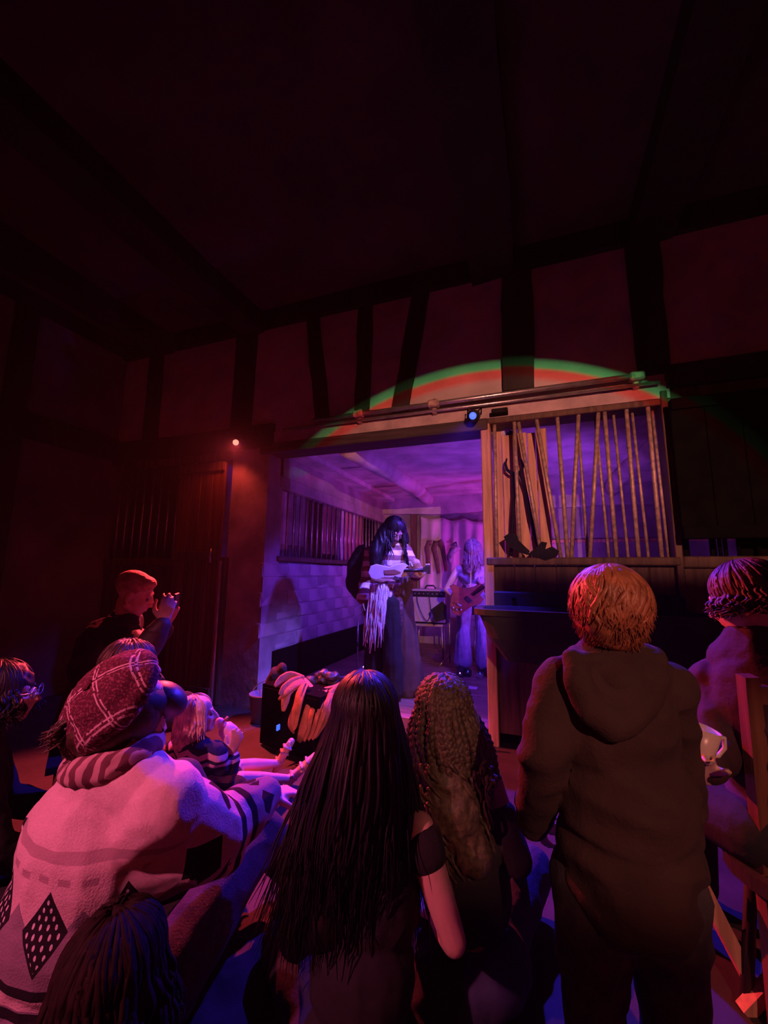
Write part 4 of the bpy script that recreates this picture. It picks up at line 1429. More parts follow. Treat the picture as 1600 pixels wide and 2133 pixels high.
# loose curls below the braids
cl = MB(bg_)
rnd = random.Random(4)
for i in range(230):
    u = rnd.random()
    y0 = rnd.uniform(1585, 1760)
    wl_ = max(.15, 1 - max(0, (y0 - 1700)) / 140)
    x0 = lerp(880, 1030, u) * wl_ + 985 * (1 - wl_)
    p = at(x0, y0, 1.235 + rnd.uniform(-.015, .03))
    L = rnd.uniform(.07, .16)
    ph = rnd.uniform(0, 6.28)
    dx = (at(1000, 1860, 1.22) - p); dx.z = 0
    pts = [p + V((math.cos(ph + t * 7) * .011, math.sin(ph + t * 7) * .011 - .004, -L * t)) + dx * t * .35 for t in [j / 11 for j in range(12)]]
    cl.tube(pts, [.0065 * (1 - .5 * j / 11) for j in range(12)], 4)
o = cl.build('curls', HAIRD, hm, True); o['kind'] = 'stuff'

# ------------------------------------------------------------------ person in the plaid cap and patterned jumper
cb_ = V((-1.10, .84, 0))
yc = math.radians(-6)
Lc = local(cb_, yc)
K = .98
J = dict(head=at(270, 1492, 1.11), neck=at(235, 1608, 1.08), chest=V((-1.10, .84, .58)), waist=V((-1.13, .83, .36)), pelvis=V((-1.12, .86, .13)))
J['shR'] = at(345, 1680, 1.03); J['shL'] = at(135, 1715, 1.2)
J['elR'] = at(450, 1735, 1.16); J['wrR'] = at(556, 1655, 1.38)
J['elL'] = at(330, 1700, 1.5); J['wrL'] = at(470, 1720, 1.55)
J['hipR'] = Lc(.10, .02, .12); J['hipL'] = Lc(-.10, .02, .12)
J['knR'] = at(545, 1735, 1.48); J['knL'] = at(378, 1625, 1.56)
J['anR'] = at(640, 1850, 1.62); J['anR'].z = .07
J['anL'] = J['knL'] + V((.05, .22, 0)); J['anL'].z = .07
for s_ in 'LR':
    J['to' + s_] = J['an' + s_] + V((.03, .16, -.035))
H = rotm(math.radians(-14), math.radians(-16), math.radians(6))
capp = body_of(cb_, 'person in a plaid cap and pink patterned jumper sitting at the lower left', J, H, K, SKINP, .008,
               hands=((J['wrR'], at(640, 1640, 1.45) - J['wrR'], V((0, 0, -1)), .45, -1), (J['wrL'], V((.5, .6, -.1)), V((0, 0, -1)), .5, 1)))
# knitted jumper with diamonds
KNIT, g = new_mat('diamond_knit', .95)
u, v, reg = g.attr('pat')[:3]
isl = g.m('GREATER_THAN', reg, .5)
PALE, MAUVE, DARK = (.66, .46, .50), (.27, .20, .26), (.018, .013, .02)
n_ = g.noise(160, 2)
pale = g.mix(n_, (.56, .38, .42), (.74, .54, .57))
# torso: shoulder band, dashes, diamond row with dots, zigzag, hem stripes
zig = g.m('ABSOLUTE', g.m('SUBTRACT', g.m('FRACT', g.m('DIVIDE', g.m('SUBTRACT', u, .0), .17)), .5))
zz = g.m('ADD', .205, g.m('MULTIPLY', g.m('SUBTRACT', .5, zig), .20))
tcol = g.mix(g.m('GREATER_THAN', v, zz), pale, MAUVE)
tcol = g.mix(g.band(v, .105, .011), tcol, (.44, .30, .33))
dash = g.m('MULTIPLY', g.band(v, .150, .007), g.m('GREATER_THAN', g.m('FRACT', g.m('DIVIDE', u, .06)), .45))
tcol = g.mix(dash, tcol, (.42, .27, .31))
dm = g.diamond(u, v, .17, .085, .056, .25, .08)
a_ = g.m('ADD', g.m('MULTIPLY', u, 1 / .019), g.m('MULTIPLY', v, 1 / .032)); b__ = g.m('SUBTRACT', g.m('MULTIPLY', u, 1 / .019), g.m('MULTIPLY', v, 1 / .032))
da = g.m('SUBTRACT', g.m('FRACT', a_), .5); db = g.m('SUBTRACT', g.m('FRACT', b__), .5)
dot = g.m('LESS_THAN', g.m('ADD', g.m('MULTIPLY', da, da), g.m('MULTIPLY', db, db)), .055)
inner_ = g.diamond(u, v, .17, .085, .047, .25, .067)
dcol = g.mix(g.m('MULTIPLY', dot, inner_), DARK, (.7, .62, .66))
tcol = g.mix(dm, tcol, dcol)
tcol = g.mix(g.band(v, .365, .011), tcol, DARK)
tcol = g.mix(g.band(v, .39, .014), tcol, pale)
tcol = g.mix(g.band(v, .42, .012), tcol, DARK)
# sleeve
scol = g.mix(g.m('GREATER_THAN', u, .315), pale, MAUVE)
scol = g.mix(g.diamond(v, u, .16, .08, .055, .145, .072), scol, DARK)
scol = g.mix(g.band(u, .248, .013), scol, DARK)
scol = g.mix(g.band(u, .275, .014), scol, pale)
scol = g.mix(g.band(u, .302, .013), scol, DARK)
scol = g.mix(g.m('MULTIPLY', g.diamond(v, u, .10, .03, .04, .375, .05), g.m('GREATER_THAN', u, .35)), scol, DARK)
g.t.links.new(g.mix(isl, tcol, scol), g.b.inputs['Base Color'])
g.bump(g.noise(220, 2), .5, .003)
m_ = MB(cb_)
torso(m_, J, K, .045)
m_.ball(lerp(J['waist'], J['pelvis'], .45), (.195, .165, .18), 18, 12, spine_frame(J))
m_.ball(lerp(J['waist'], J['chest'], .4), (.195, .155, .19), 18, 12, spine_frame(J))
for s_, e1 in (('R', .040), ('L', .035)):
    sh_, el_, wr_ = J['sh' + s_], J['el' + s_], J['wr' + s_]
    m_.chain((lerp(sh_, J['chest'], .25), .10), (sh_, .085), (lerp(sh_, el_, .5), .088), (el_, .085)).chain((el_, .085), (lerp(el_, wr_, .5), .076), (lerp(el_, wr_, .92), .058))
m_.chain((lerp(J['shR'], J['waist'], .4), .11), (at(395, 1790, 1.05), .055), (at(470, 1775, 1.17), .05))
ARM = (J['shR'], J['elR'], J['wrR']); SPN = (J['neck'], J['pelvis'])
def knit_post(co, no, me):
    co = fold(.007, 8, 3.3)(co, no, me)
    ax_ = np.array((SPN[1] - SPN[0]).normalized()); o_ = np.array(SPN[0])
    ref = np.array((ARM[0] - SPN[0])); ref = ref - ax_ * ref.dot(ax_); ref /= np.linalg.norm(ref)
    ref2 = np.cross(ax_, ref)
    d_ = co - o_
    v_ = d_ @ ax_
    u_ = np.arctan2(d_ @ ref2, d_ @ ref) * .19
    out = np.stack([u_, v_, np.zeros(len(co))], 1)
    # sleeves: distance along upper arm then forearm, angle around it
    for arm_ in (ARM, (J['shL'], J['elL'], J['wrL'])):
        s0, s1, s2 = [np.array(q) for q in arm_]
        for (a, b, off) in ((s0, s1, 0.0), (s1, s2, np.linalg.norm(s1 - s0))):
            L = np.linalg.norm(b - a); t_ = (b - a) / L
            q = co - a
            al = q @ t_
            rad = q - np.outer(al, t_)
            rr = np.linalg.norm(rad, axis=1)
            e1 = np.array(ax_) - t_ * (ax_ @ t_); e1 /= np.linalg.norm(e1); e2 = np.cross(t_, e1)
            an_ = np.arctan2(rad @ e2, rad @ e1) * .082
            lo = .035 if off == 0 else -.02
            ok = (rr < .125) & (al > lo) & (al < L + .09)
            out[ok] = np.stack([al + off, an_, np.ones(len(co))], 1)[ok]
    set_attr(me, 'pat', out)
    return co
m_.bake('jumper', KNIT, .0065, 4, capp, knit_post)
# striped collar
SCARF, g = new_mat('striped_collar', .9)
tcx = g.t.nodes.new('ShaderNodeTexCoord'); sxx = g.t.nodes.new('ShaderNodeSeparateXYZ'); g.t.links.new(tcx.outputs['Object'], sxx.inputs[0])
stp = g.m('GREATER_THAN', g.m('FRACT', g.m('ADD', g.m('MULTIPLY', sxx.outputs[0], 30), g.m('MULTIPLY', g.noise(12), 1.5))), .5)
g.t.links.new(g.mix(stp, (.50, .30, .32), (.16, .06, .08)), g.b.inputs['Base Color'])
m_ = MB(cb_)
cs = []
for i in range(13):
    w_ = 2 * math.pi * i / 12
    cs.append((J['neck'] + V((.088 * math.cos(w_), .082 * math.sin(w_), .045 + .02 * math.sin(w_ + 1))), .034))
m_.chain(*cs)
m_.bake('collar', SCARF, .007, 2, capp, fold(.006, 24, 2))
m_ = MB(cb_)
leg(m_, J, 'L', K, .022, .024, False); leg(m_, J, 'R', K, .022, .024, False)
m_.ball(J['pelvis'], (.175, .15, .122), 16, 10, spine_frame(J))
m_.bake('jeans', mat('blue_denim', (.035, .035, .07), .85, .3, 30, .3, 200), .009, 3, capp, fold(.006, 10, 7))
# hair below the cap
hc = J['head']
m_ = MB(cb_)
m_.ball(hc + H @ V((0, -.025, .01)), (.088, .10, .10), 16, 12, H)
m_.cap(hc + H @ V((-.02, -.075, -.05)), .055, at(165, 1580, 1.2), .03).cap(at(165, 1580, 1.2), .03, at(120, 1640, 1.24), .015)
m_.bake('hair_mass', HAIRB, .009, 3, capp, fold(.009, 22, 3, (1, 1, .5)))
locks(cb_, hc, H, 1.0, 150, 'hair', HAIRB, capp, az=(-110, -10), up0=86, end=118, drop=.05, flare=.06, wave=.012, r=.0042, rad=(.092, .104, .104), seed=11)
# the cap: puffed crown, band and peak
PLAID, g = new_mat('plaid_tweed', .95)
x_, y_, z_ = g.attr('pat')[:3]
sp_ = g.noise(180, 2)
basec = g.mix(g.m('GREATER_THAN', sp_, .56), (.10, .02, .04), (.24, .075, .105))
def plines(c, per, off):
    f_ = g.m('MULTIPLY', g.m('SUBTRACT', g.m('FRACT', g.m('DIVIDE', g.m('ADD', c, off), per)), .5), per)
    return g.m('MAXIMUM', g.band(f_, .0045, .0018), g.band(f_, -.0045, .0018))
ln = g.m('MAXIMUM', plines(x_, .085, .012), plines(y_, .10, .05))
ln = g.m('MULTIPLY', ln, g.m('GREATER_THAN', g.noise(90, 2), .42))
g.t.links.new(g.mix(ln, basec, (.62, .42, .47)), g.b.inputs['Base Color'])
g.bump(sp_, .6, .004)
cr_ = empty('plaid_cap', hc + V((0, 0, .05)))
tag(cr_, 'puffy red plaid cap with a dark rounded peak worn at lower left', 'cap')
# tilted frame of the cap: long axis across the picture
ctrc = at(228, 1452, 1.08)
ex = (at(330, 1376, 1.10) - at(142, 1515, 1.07)).normalized()
ez = ((CAM - ctrc).normalized() * .62 - UP * .0 + V((-.35, -.1, .75)) * .6)
ez = (ez - ex * ez.dot(ex)).normalized(); ey = ez.cross(ex)
Rc = M.Identity(3)
for i in range(3):
    Rc[i][0], Rc[i][1], Rc[i][2] = ex[i], ey[i], ez[i]
m_ = MB()
m_.ball(ctrc, (.150, .118, .058), 24, 14, Rc)
m_.ball(ctrc + Rc @ V((.01, 0, .028)), (.115, .088, .05), 20, 12, Rc)
m_.ball(ctrc + Rc @ V((-.04, .0, -.012)), (.125, .112, .05), 20, 12, Rc)
ico = np.array(Rc).T
def cap_post(co, no, me):
    l_ = (co - np.array(ctrc)) @ ico.T
    ang = np.arctan2(l_[:, 1], l_[:, 0])
    co = co - no * (np.exp(-(np.mod(ang + .39, math.pi / 4) - .39) ** 2 / .004) * .003)[:, None]
    set_attr(me, 'pat', l_)
    return co
m_.v = m_.v
off = cr_.location.copy()
crown_ = m_
crown_.v = [tuple(V(p) - off) for p in crown_.v]
crown_.b = V((0, 0, 0))
def cap_post2(co, no, me):
    return cap_post(co + np.array(off), no, me) - np.array(off)
crown_.bake('crown', PLAID, .006, 3, cr_, cap_post2)
m_ = MB()
btn = ctrc + Rc @ V((.01, 0, .079))
m_.ball(btn, (.014, .014, .007), 10, 6, Rc)
loc_build(m_, 'button', PLAID, cr_, True)
# dark lining band hugging the head
bandm = MB()
ring_ = []
for i in range(25):
    w_ = 2 * math.pi * i / 24
    ring_.append(hc + H @ V((.088 * math.sin(w_), -.012 + .108 * math.cos(w_), .045 + .012 * math.cos(w_))))
bandm.ball(hc + H @ V((0, -.008, .046)), (.086, .094, .050), 20, 12, H)
loc_build(bandm, 'band', mat('black_band', (.012, .010, .02), .7, .2), cr_, True)
PEAK = mat('dark_leather', (.06, .055, .08), .45, .2, 10, .1, 60)
pk = MB()
pc = hc + H @ V((0, .082, .048))
pk.ball(pc, (.068, .066, .048), 18, 12, H @ rotm(0, math.radians(-16)))
pk.v = [tuple(V(p) - off) for p in pk.v]
pk.bake('peak', PEAK, .006, 2, cr_)

# ------------------------------------------------------------------ blond girl drinking
db_ = V((-1.47, 1.66, 0))
yd = math.radians(-2)
Lc = local(db_, yd)
K = .72
J = dict(head=at(414, 1490, 1.92), neck=at(402, 1556, 1.92), chest=at(408, 1610, 1.92), waist=at(412, 1660, 1.90), pelvis=V((-1.48, 1.62, .10)))
J['shR'] = at(446, 1574, 1.88); J['shL'] = at(362, 1570, 2.02)
J['elR'] = at(470, 1622, 1.92); J['wrR'] = at(484, 1574, 1.93)
J['elL'] = at(452, 1600, 2.12); J['wrL'] = at(476, 1560, 2.09)
J['hipR'] = V((-1.42, 1.66, .10)); J['hipL'] = V((-1.53, 1.66, .10))
J['knR'] = at(500, 1622, 2.08); J['knL'] = at(498, 1596, 2.2)
J['anR'] = at(603, 1622, 2.40); J['anL'] = at(578, 1590, 2.52)
J['toR'] = at(652, 1578, 2.44); J['toL'] = at(602, 1548, 2.56)
Hd = rotm(math.radians(-52), math.radians(8))
def cup_hand(m_):
    hand(m_, at(484, 1568, 1.93), at(500, 1512, 1.92) - at(484, 1568, 1.93), at(480, 1520, 2.04) - at(494, 1530, 1.90), .72, .20, 1)
J['down'] = V((0, 0, -1))
dg_ = body_of(db_, 'child with long blond hair drinking from a bottle on the floor', J, Hd, K, SKINP, .006, extra=cup_hand)
eyes(dg_, db_, J['head'], Hd, K)
# dark jumper with pale yoke stripes
YOKE, g = new_mat('navy_yoke_knit', .95)
tcx = g.t.nodes.new('ShaderNodeTexCoord'); sxx = g.t.nodes.new('ShaderNodeSeparateXYZ'); g.t.links.new(tcx.outputs['Object'], sxx.inputs[0])
zq = g.m('ADD', sxx.outputs[2], g.m('MULTIPLY', g.m('ABSOLUTE', g.m('SUBTRACT', g.m('FRACT', g.m('MULTIPLY', sxx.outputs[0], 9)), .5)), .05))
c_ = g.mix(g.band(zq, .47, .012), (.028, .028, .075), (.62, .45, .5))
c_ = g.mix(g.band(zq, .435, .008), c_, (.62, .45, .5))
c_ = g.mix(g.band(zq, .36, .018), c_, (.20, .13, .16))
c_ = g.mix(g.band(zq, .28, .014), c_, (.20, .13, .16))
g.t.links.new(c_, g.b.inputs['Base Color'])
g.bump(g.noise(200, 2), .5, .003)
m_ = MB(db_)
torso(m_, J, K, .022)
arm(m_, J, 'R', K, .017, cut=.85); arm(m_, J, 'L', K, .017, cut=.85)
m_.bake('jumper', YOKE, .008, 3, dg_, fold(.006, 14, 2))
m_ = MB(db_)
for s_ in 'LR':
    m_.chain((J['hip' + s_], .085), (lerp(J['hip' + s_], J['kn' + s_], .8), .062))
m_.ball(J['pelvis'], (.13, .11, .095), 14, 10)
m_.bake('shorts', CLOTHK, .008, 2, dg_)
SAND = mat('glitter_sandal', (.55, .42, .45), .25, .5, 120, .5, 160, spec=.9)
for s_ in 'LR':
    m_ = MB(db_)
    an_, to_ = J['an' + s_], J['to' + s_]
    f_ = (to_ - an_).normalized(); dn = V((0, 1, 0)) - f_ * f_.y; dn = dn.normalized()
    m_.chain((an_ + dn * .028 - f_ * .02, .024), (to_ + dn * .024 + f_ * .01, .022))
    for t_ in (.15, .55, .8):
        c0 = lerp(an_, to_, t_)
        sd = f_.cross(dn)
        m_.chain((c0 + sd * .03 + dn * .01, .008), (c0 - dn * .028, .010), (c0 - sd * .03 + dn * .01, .008))
    m_.bake('sandal', SAND, .006, 1, dg_)
hc = J['head']
m_ = MB(db_)
m_.ball(hc + Hd @ V((0, -.018, .022)), (.066, .074, .069), 16, 12, Hd)
m_.cap(hc + Hd @ V((-.0, -.035, -.01)), .058, at(388, 1545, 1.93), .055)
m_.bake('hair_mass', HAIRY, .007, 3, dg_, fold(.008, 24, 3, (1.3, 1.3, .25)))
locks(db_, hc, Hd, .76, 150, 'hair', HAIRY, dg_, az=(-140, 125), end=96, drop=.10, flare=.012, wave=.006, r=.0085, rad=(.090, .106, .098), crown=(0, -.018, .028), seed=21)
# bottle
bt = at(486, 1520, 2.02)
bt0, bt1 = at(450, 1496, 1.965), at(492, 1543, 2.02)
dr = (bt0 - bt1).normalized()
br_ = empty('drinking_bottle', bt1)
tag(br_, 'pale pink drinking bottle tipped up to the blond child\'s mouth', 'bottle')
LILAC = mat('pale_bottle', (.66, .48, .60), .4, .08)
loc_build(MB().tube([bt1 - dr * .012, bt1, bt1 + dr * .06, bt1 + dr * .095, bt1 + dr * .115], [.024, .040, .043, .038, .02], 14), 'flask', LILAC, br_, True)
loc_build(MB().tube([bt1 + dr * .112, bt1 + dr * .145, bt1 + dr * .16], [.022, .021, .014], 12), 'cap', LILAC, br_, True)
s1_, s2_ = frame_for(dr)
loc_build(MB().tube([bt1 + dr * .13, bt1 + dr * .13 + V((.03, .01, .03))], .006, 8), 'spout_tab', PALEWOOD, br_, True)

# ------------------------------------------------------------------ man in profile with a phone, on a bench
mb_ = V((-2.16, 1.62, 0))
ym = math.radians(-34)
Lc = local(mb_, ym)
bn = empty('wooden_bench', mb_ + V((0, 0, 0)))
tag(bn, 'dark wooden bench under the person holding a phone', 'bench')
for i in range(2):
    o_ = [Lc(-.3, -.2 + i * .19, .41), Lc(.3, -.2 + i * .19, .41), Lc(.3, -.02 + i * .19, .41), Lc(-.3, -.02 + i * .19, .41)]
    loc_build(MB().prism(o_, (0, 0, .03)), 'plank', TIMBER, bn)
for x in (-.25, .25):
    loc_build(MB().prism([Lc(x - .02, -.17, 0), Lc(x + .02, -.17, 0), Lc(x + .02, .15, 0), Lc(x - .02, .15, 0)], (0, 0, .41)), 'leg', TIMBER, bn)
K = .98
J = dict(head=at(281, 1236, 2.25), neck=at(258, 1298, 2.27), chest=Lc(0, -.02, .86), waist=Lc(0, -.04, .68), pelvis=Lc(0, -.04, .555))
J['shR'] = at(262, 1338, 2.10); J['shL'] = at(246, 1318, 2.42)
J['elR'] = at(308, 1350, 2.0); J['wrR'] = at(340, 1296, 2.04)
J['elL'] = at(318, 1345, 2.4); J['wrL'] = at(352, 1290, 2.3)
for s_, sg in (('L', -1), ('R', 1)):
    J['hip' + s_] = Lc(sg * .09, .02, .53); J['kn' + s_] = Lc(sg * .12, .42, .50); J['an' + s_] = Lc(sg * .12, .44, .08); J['to' + s_] = Lc(sg * .13, .60, .035)
Hm = rotm(math.radians(-50), math.radians(-22), math.radians(10))
man = body_of(mb_, 'person in profile with short red-lit hair holding up a phone at left', J, Hm, K, SKIN, .007,
              hands=((J['wrR'], at(352, 1252, 2.05) - J['wrR'], at(362, 1262, 2.3) - at(352, 1262, 2.05), .55, 1), (J['wrL'], at(362, 1262, 2.28) - J['wrL'], at(350, 1262, 2.05) - at(362, 1262, 2.3), .5, -1)))
eyes(man, mb_, J['head'], Hm, K)
JACK = mat('dark_jacket', (.045, .022, .018), .6, .5, 5, .3, 40)
m_ = MB(mb_)
torso(m_, J, K, .03)
arm(m_, J, 'R', K, .012, cut=.85); arm(m_, J, 'L', K, .012, cut=.85)
m_.bake('jacket', JACK, .009, 3, man, fold(.016, 9, 5))
m_ = MB(mb_)
leg(m_, J, 'L', K, .018, .02); leg(m_, J, 'R', K, .018, .02)
m_.ball(J['pelvis'], (.165, .135, .10), 14, 10, spine_frame(J))
m_.bake('trousers', CLOTHK, .011, 2, man)
hc = J['head']
m_ = MB(mb_)
m_.ball(hc + Hm @ V((0, -.022, .045)), (.078, .095, .077), 16, 12, Hm)
m_.ball(hc + Hm @ V((0, .034, .076)), (.056, .048, .036), 14, 10, Hm)
m_.bake('hair_mass', mat('fair_short_hair', (.46, .26, .16), .7, .3, 30, .5, 90), .006, 2, man, fold(.002, 60, 3))
ph = empty('mobile_phone', at(366, 1250, 2.16))
tag(ph, 'dark phone held up in the profile person\'s hands', 'phone')
pc_ = at(366, 1250, 2.16)
fy = (Hm @ V((0, 1, 0))); fx = fy.cross(V((0, 0, 1))).normalized(); fz = V((0, 0, 1))
o_ = [pc_ - fx * .075 - fz * .036, pc_ + fx * .075 - fz * .036, pc_ + fx * .075 + fz * .036, pc_ - fx * .075 + fz * .036]
loc_build(MB().prism(o_, fy * .009), 'case', BLACKP, ph)
o_ = [pc_ - fy * .001 + (p - pc_) * .93 for p in o_]
loc_build(MB().prism(o_, fy * .001), 'screen', mat('phone_glass', (.02, .02, .025), .1, .1, spec=.8), ph)

# ------------------------------------------------------------------ seated listeners behind: curly hair, and one with glasses
def sitter(base, yaw, headpx, label, skin, hairmt, K=.9, headyaw=None, hairdrop=.1, seed=3, top=CLOTHK, pitch=0, nl=260, group=None, low=False):
    Lc = local(base, yaw)
    hd = at(*headpx)
    J = dict(head=hd, neck=Lc(0, -.03, hd.z - .13), pelvis=Lc(0, -.06, .11), waist=Lc(0, -.06, .29))
    if low:
        J['waist'].z = .20; J['pelvis'].z = .085; J['neck'].z = hd.z - .11
    J['chest'] = lerp(J['waist'], J['neck'], .55)
    for s_, sg in (('L', -1), ('R', 1)):
        J['sh' + s_] = Lc(sg * .16 * K, -.03, hd.z - (.16 if low else .20))
        J['el' + s_] = Lc(sg * .22 * (K if low else 1), .06, .22 if low else .36); J['wr' + s_] = Lc(sg * (.07 if low else .16), .16 if low else .28, .15 if low else .26)
        J['hip' + s_] = Lc(sg * .09, .0, .10 * K); J['kn' + s_] = Lc(sg * .28 * K, .26 * K, .17 * K); J['an' + s_] = Lc(-sg * .05, .36 * K, .07 * K); J['to' + s_] = Lc(-sg * .17 * K, .40 * K, .045 * K)
    H_ = rotm(yaw if headyaw is None else headyaw, pitch)
    o = body_of(base, label, J, H_, K, skin, .009, hands=((J['wrR'], Lc(.04, .38, .2) - J['wrR'], V((0, 0, -1)), .5, -1), (J['wrL'], Lc(-.04, .38, .2) - J['wrL'], V((0, 0, -1)), .5, 1)), group=group)
    m_ = MB(base)
    torso(m_, J, K, .022); arm(m_, J, 'R', K, .017, cut=.9); arm(m_, J, 'L', K, .017, cut=.9)
    m_.bake('jumper', top, .010, 3, o, fold(.008, 10, seed))
    m_ = MB(base)
    leg(m_, J, 'L', K, .018, .02, False); leg(m_, J, 'R', K, .018, .02, False)
    m_.ball(J['pelvis'], (.175 * K, .15 * K, .106 * K), 14, 10, spine_frame(J))
    m_.bake('trousers', CLOTHK, .011, 2, o)
    m_ = MB(base)
    m_.ball(hd + H_ @ V((0, -.022, .028)), (.083, .10, .092), 16, 12, H_)
    m_.ball(hd + H_ @ V((0, -.05, -.05)), (.08, .06, .07), 14, 10, H_)
    m_.bake('hair_mass', hairmt, .009, 2, o, fold(.010, 26, seed))
    locks(base, hd, H_, .95, nl, 'hair', hairmt, o, az=(-150, 150), end=100, drop=hairdrop, flare=.04, wave=.02, r=.006, rad=(.09, .11, .102), seed=seed)
    return o, J, H_


h1 = at(280, 1392, 1.74)
sitter(V((h1.x - .02, h1.y - .02, 0)), math.radians(-15), (280, 1392, 1.74), 'person with curly brown hair half hidden behind the plaid cap', SKIN, HAIRB, .95, seed=13, top=mat('ochre_jumper', (.22, .12, .05), .9, .3, 20))
h3 = at(255, 2010, .86)
o3, J3, H3 = sitter(V((h3.x + .02, h3.y - .05, 0)), math.radians(8), (255, 2010, .86), 'small person with dark brown hair close to the camera at lower left', SKIN, mat('dark_brown_hair', (.022, .012, .010), .75, .4, 40, 0, spec=.12), .72, hairdrop=.16, seed=29, low=True)
h2 = at(12, 1444, 1.55)
o2, J2, H2 = sitter(V((h2.x - .02, h2.y - .02, 0)), math.radians(-30), (12, 1444, 1.55), 'dim person with glasses in profile at the left picture edge', SKIN, HAIRK, .92, headyaw=math.radians(-48), seed=17)
eyes(o2, o2.location, J2['head'], H2, .92)
gl = empty('eyeglasses', J2['head'] + H2 @ V((0, .1, .0)))
tag(gl, 'thin metal eyeglasses on the dim person at the left edge', 'glasses')
for s_ in (-1, 1):
    c0 = J2['head'] + H2 @ V((s_ * .033, .098, .0))
    loc_build(MB().tube([c0 + H2 @ V((.024 * math.cos(t), 0, .019 * math.sin(t))) for t in [2 * math.pi * q / 12 for q in range(13)]], .0022, 5), 'rim', STEEL, gl, True)
    loc_build(MB().tube([J2['head'] + H2 @ V((s_ * .058, .096, .004)), J2['head'] + H2 @ V((s_ * .082, .01, .004))], .0022, 5), 'temple', STEEL, gl, True)
loc_build(MB().tube([J2['head'] + H2 @ V((-.010, .100, .004)), J2['head'] + H2 @ V((.010, .100, .004))], .002, 5), 'bridge', STEEL, gl, True)

# ------------------------------------------------------------------ person at the right edge with a mug
rb_ = V((.70, 1.72, 0))
yq = math.radians(30)
Lc = local(rb_, yq)
st_ = empty('wooden_stool', Lc(.0, -.03, 0))
tag(st_, 'dark stool under the person with the mug at right', 'stool')
loc_build(MB().tube([Lc(0, -.03, .40), Lc(0, -.03, .44)], .18, 18), 'seat', TIMBER, st_)
for k_ in range(4):
    w_ = k_ * math.pi / 2 + .78
    loc_build(MB().tube([Lc(.11 * math.cos(w_), -.03 + .11 * math.sin(w_), .40), Lc(.16 * math.cos(w_), -.03 + .16 * math.sin(w_), .0)], .018, 8), 'leg', TIMBER, st_, True)
K = .95
hd = at(1548, 1248, 1.38)
J = dict(head=hd, neck=at(1560, 1330, 1.4), pelvis=Lc(0, -.02, .54), waist=Lc(0, -.02, .70), chest=Lc(0, 0, .88))
J['neck'] = lerp(J['neck'], Lc(0, 0, J['neck'].z), .6)
J['shL'] = at(1490, 1420, 1.42); J['shR'] = J['neck'] + (J['neck'] - J['shL']); J['shR'].z = J['shL'].z
J['elL'] = at(1500, 1560, 1.30); J['wrL'] = at(1462, 1600, 1.20)
J['elR'] = Lc(.24, .05, .72); J['wrR'] = Lc(.12, .28, .64)
for s_, sg in (('L', -1), ('R', 1)):
    J['hip' + s_] = Lc(sg * .09, .02, .52); J['kn' + s_] = Lc(sg * .11, .42, .50); J['an' + s_] = Lc(sg * .11, .42, .08); J['to' + s_] = Lc(sg * .12, .58, .035)
Hr = rotm(math.radians(52), math.radians(-18))
mugp = at(1462, 1548, 1.17)
def mug_hand(m_):
    hand(m_, at(1468, 1612, 1.20), at(1458, 1570, 1.17) - at(1468, 1612, 1.20), mugp - at(1470, 1560, 1.25), .92, .5, 1)
rp = body_of(rb_, 'dim person with reddish hair holding a mug at the right edge', J, Hr, K, SKIN, .008, extra=mug_hand)
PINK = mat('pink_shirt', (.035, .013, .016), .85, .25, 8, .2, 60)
m_ = MB(rb_)
torso(m_, J, K, .025); arm(m_, J, 'R', K, .02, cut=.9); arm(m_, J, 'L', K, .02, cut=.8)
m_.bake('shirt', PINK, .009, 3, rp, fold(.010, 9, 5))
m_ = MB(rb_)
leg(m_, J, 'L', K, .022, .024); leg(m_, J, 'R', K, .022, .024)
m_.ball(J['pelvis'], (.17, .14, .10), 14, 10, spine_frame(J))
m_.bake('trousers', CLOTHK, .011, 2, rp)
m_ = MB(rb_)
m_.ball(hd + Hr @ V((0, -.022, .028)), (.083, .10, .092), 16, 12, Hr)
m_.bake('hair_mass', mat('auburn_hair', (.07, .022, .016), .6, .4, 30, .4, 70), .009, 2, rp, fold(.008, 26, 2))
locks(rb_, hd, Hr, .95, 280, 'hair', MATS['auburn_hair'], rp, az=(-150, 150), end=104, drop=.05, flare=.03, wave=.01, r=.006, rad=(.09, .11, .102), seed=23)
mg = empty('mug', mugp - V((0, 0, .05)))
tag(mg, 'white mug tilted in the hand at the right edge', 'mug')
CER = mat('white_ceramic', (.62, .52, .46), .3, .1)
tl = (at(1472, 1512, 1.17) - at(1452, 1580, 1.17)).normalized()
b0 = mugp - tl * .045
NB = 18
s1_, s2_ = frame_for(tl)
vs, fs = [], []
for (r_, z) in ((.0, 0), (.032, 0), (.036, .006), (.038, .09), (.034, .09), (.032, .01), (0, .01)):
    for k_ in range(NB):
        w_ = 2 * math.pi * k_ / NB
        vs.append(b0 + tl * z + (s1_ * math.cos(w_) + s2_ * math.sin(w_)) * r_)
for i in range(6):
    for k_ in range(NB):
        fs.append((i * NB + k_, i * NB + (k_ + 1) % NB, (i + 1) * NB + (k_ + 1) % NB, (i + 1) * NB + k_))
loc_build(MB().add(vs, fs), 'cup', CER, mg, True)
hx = (RT - tl * RT.dot(tl)).normalized()
loc_build(MB().tube([b0 + tl * .075 + hx * .036, b0 + tl * .078 + hx * .058, b0 + tl * .05 + hx * .068, b0 + tl * .022 + hx * .056, b0 + tl * .018 + hx * .036], .006, 8), 'handle', CER, mg, True)
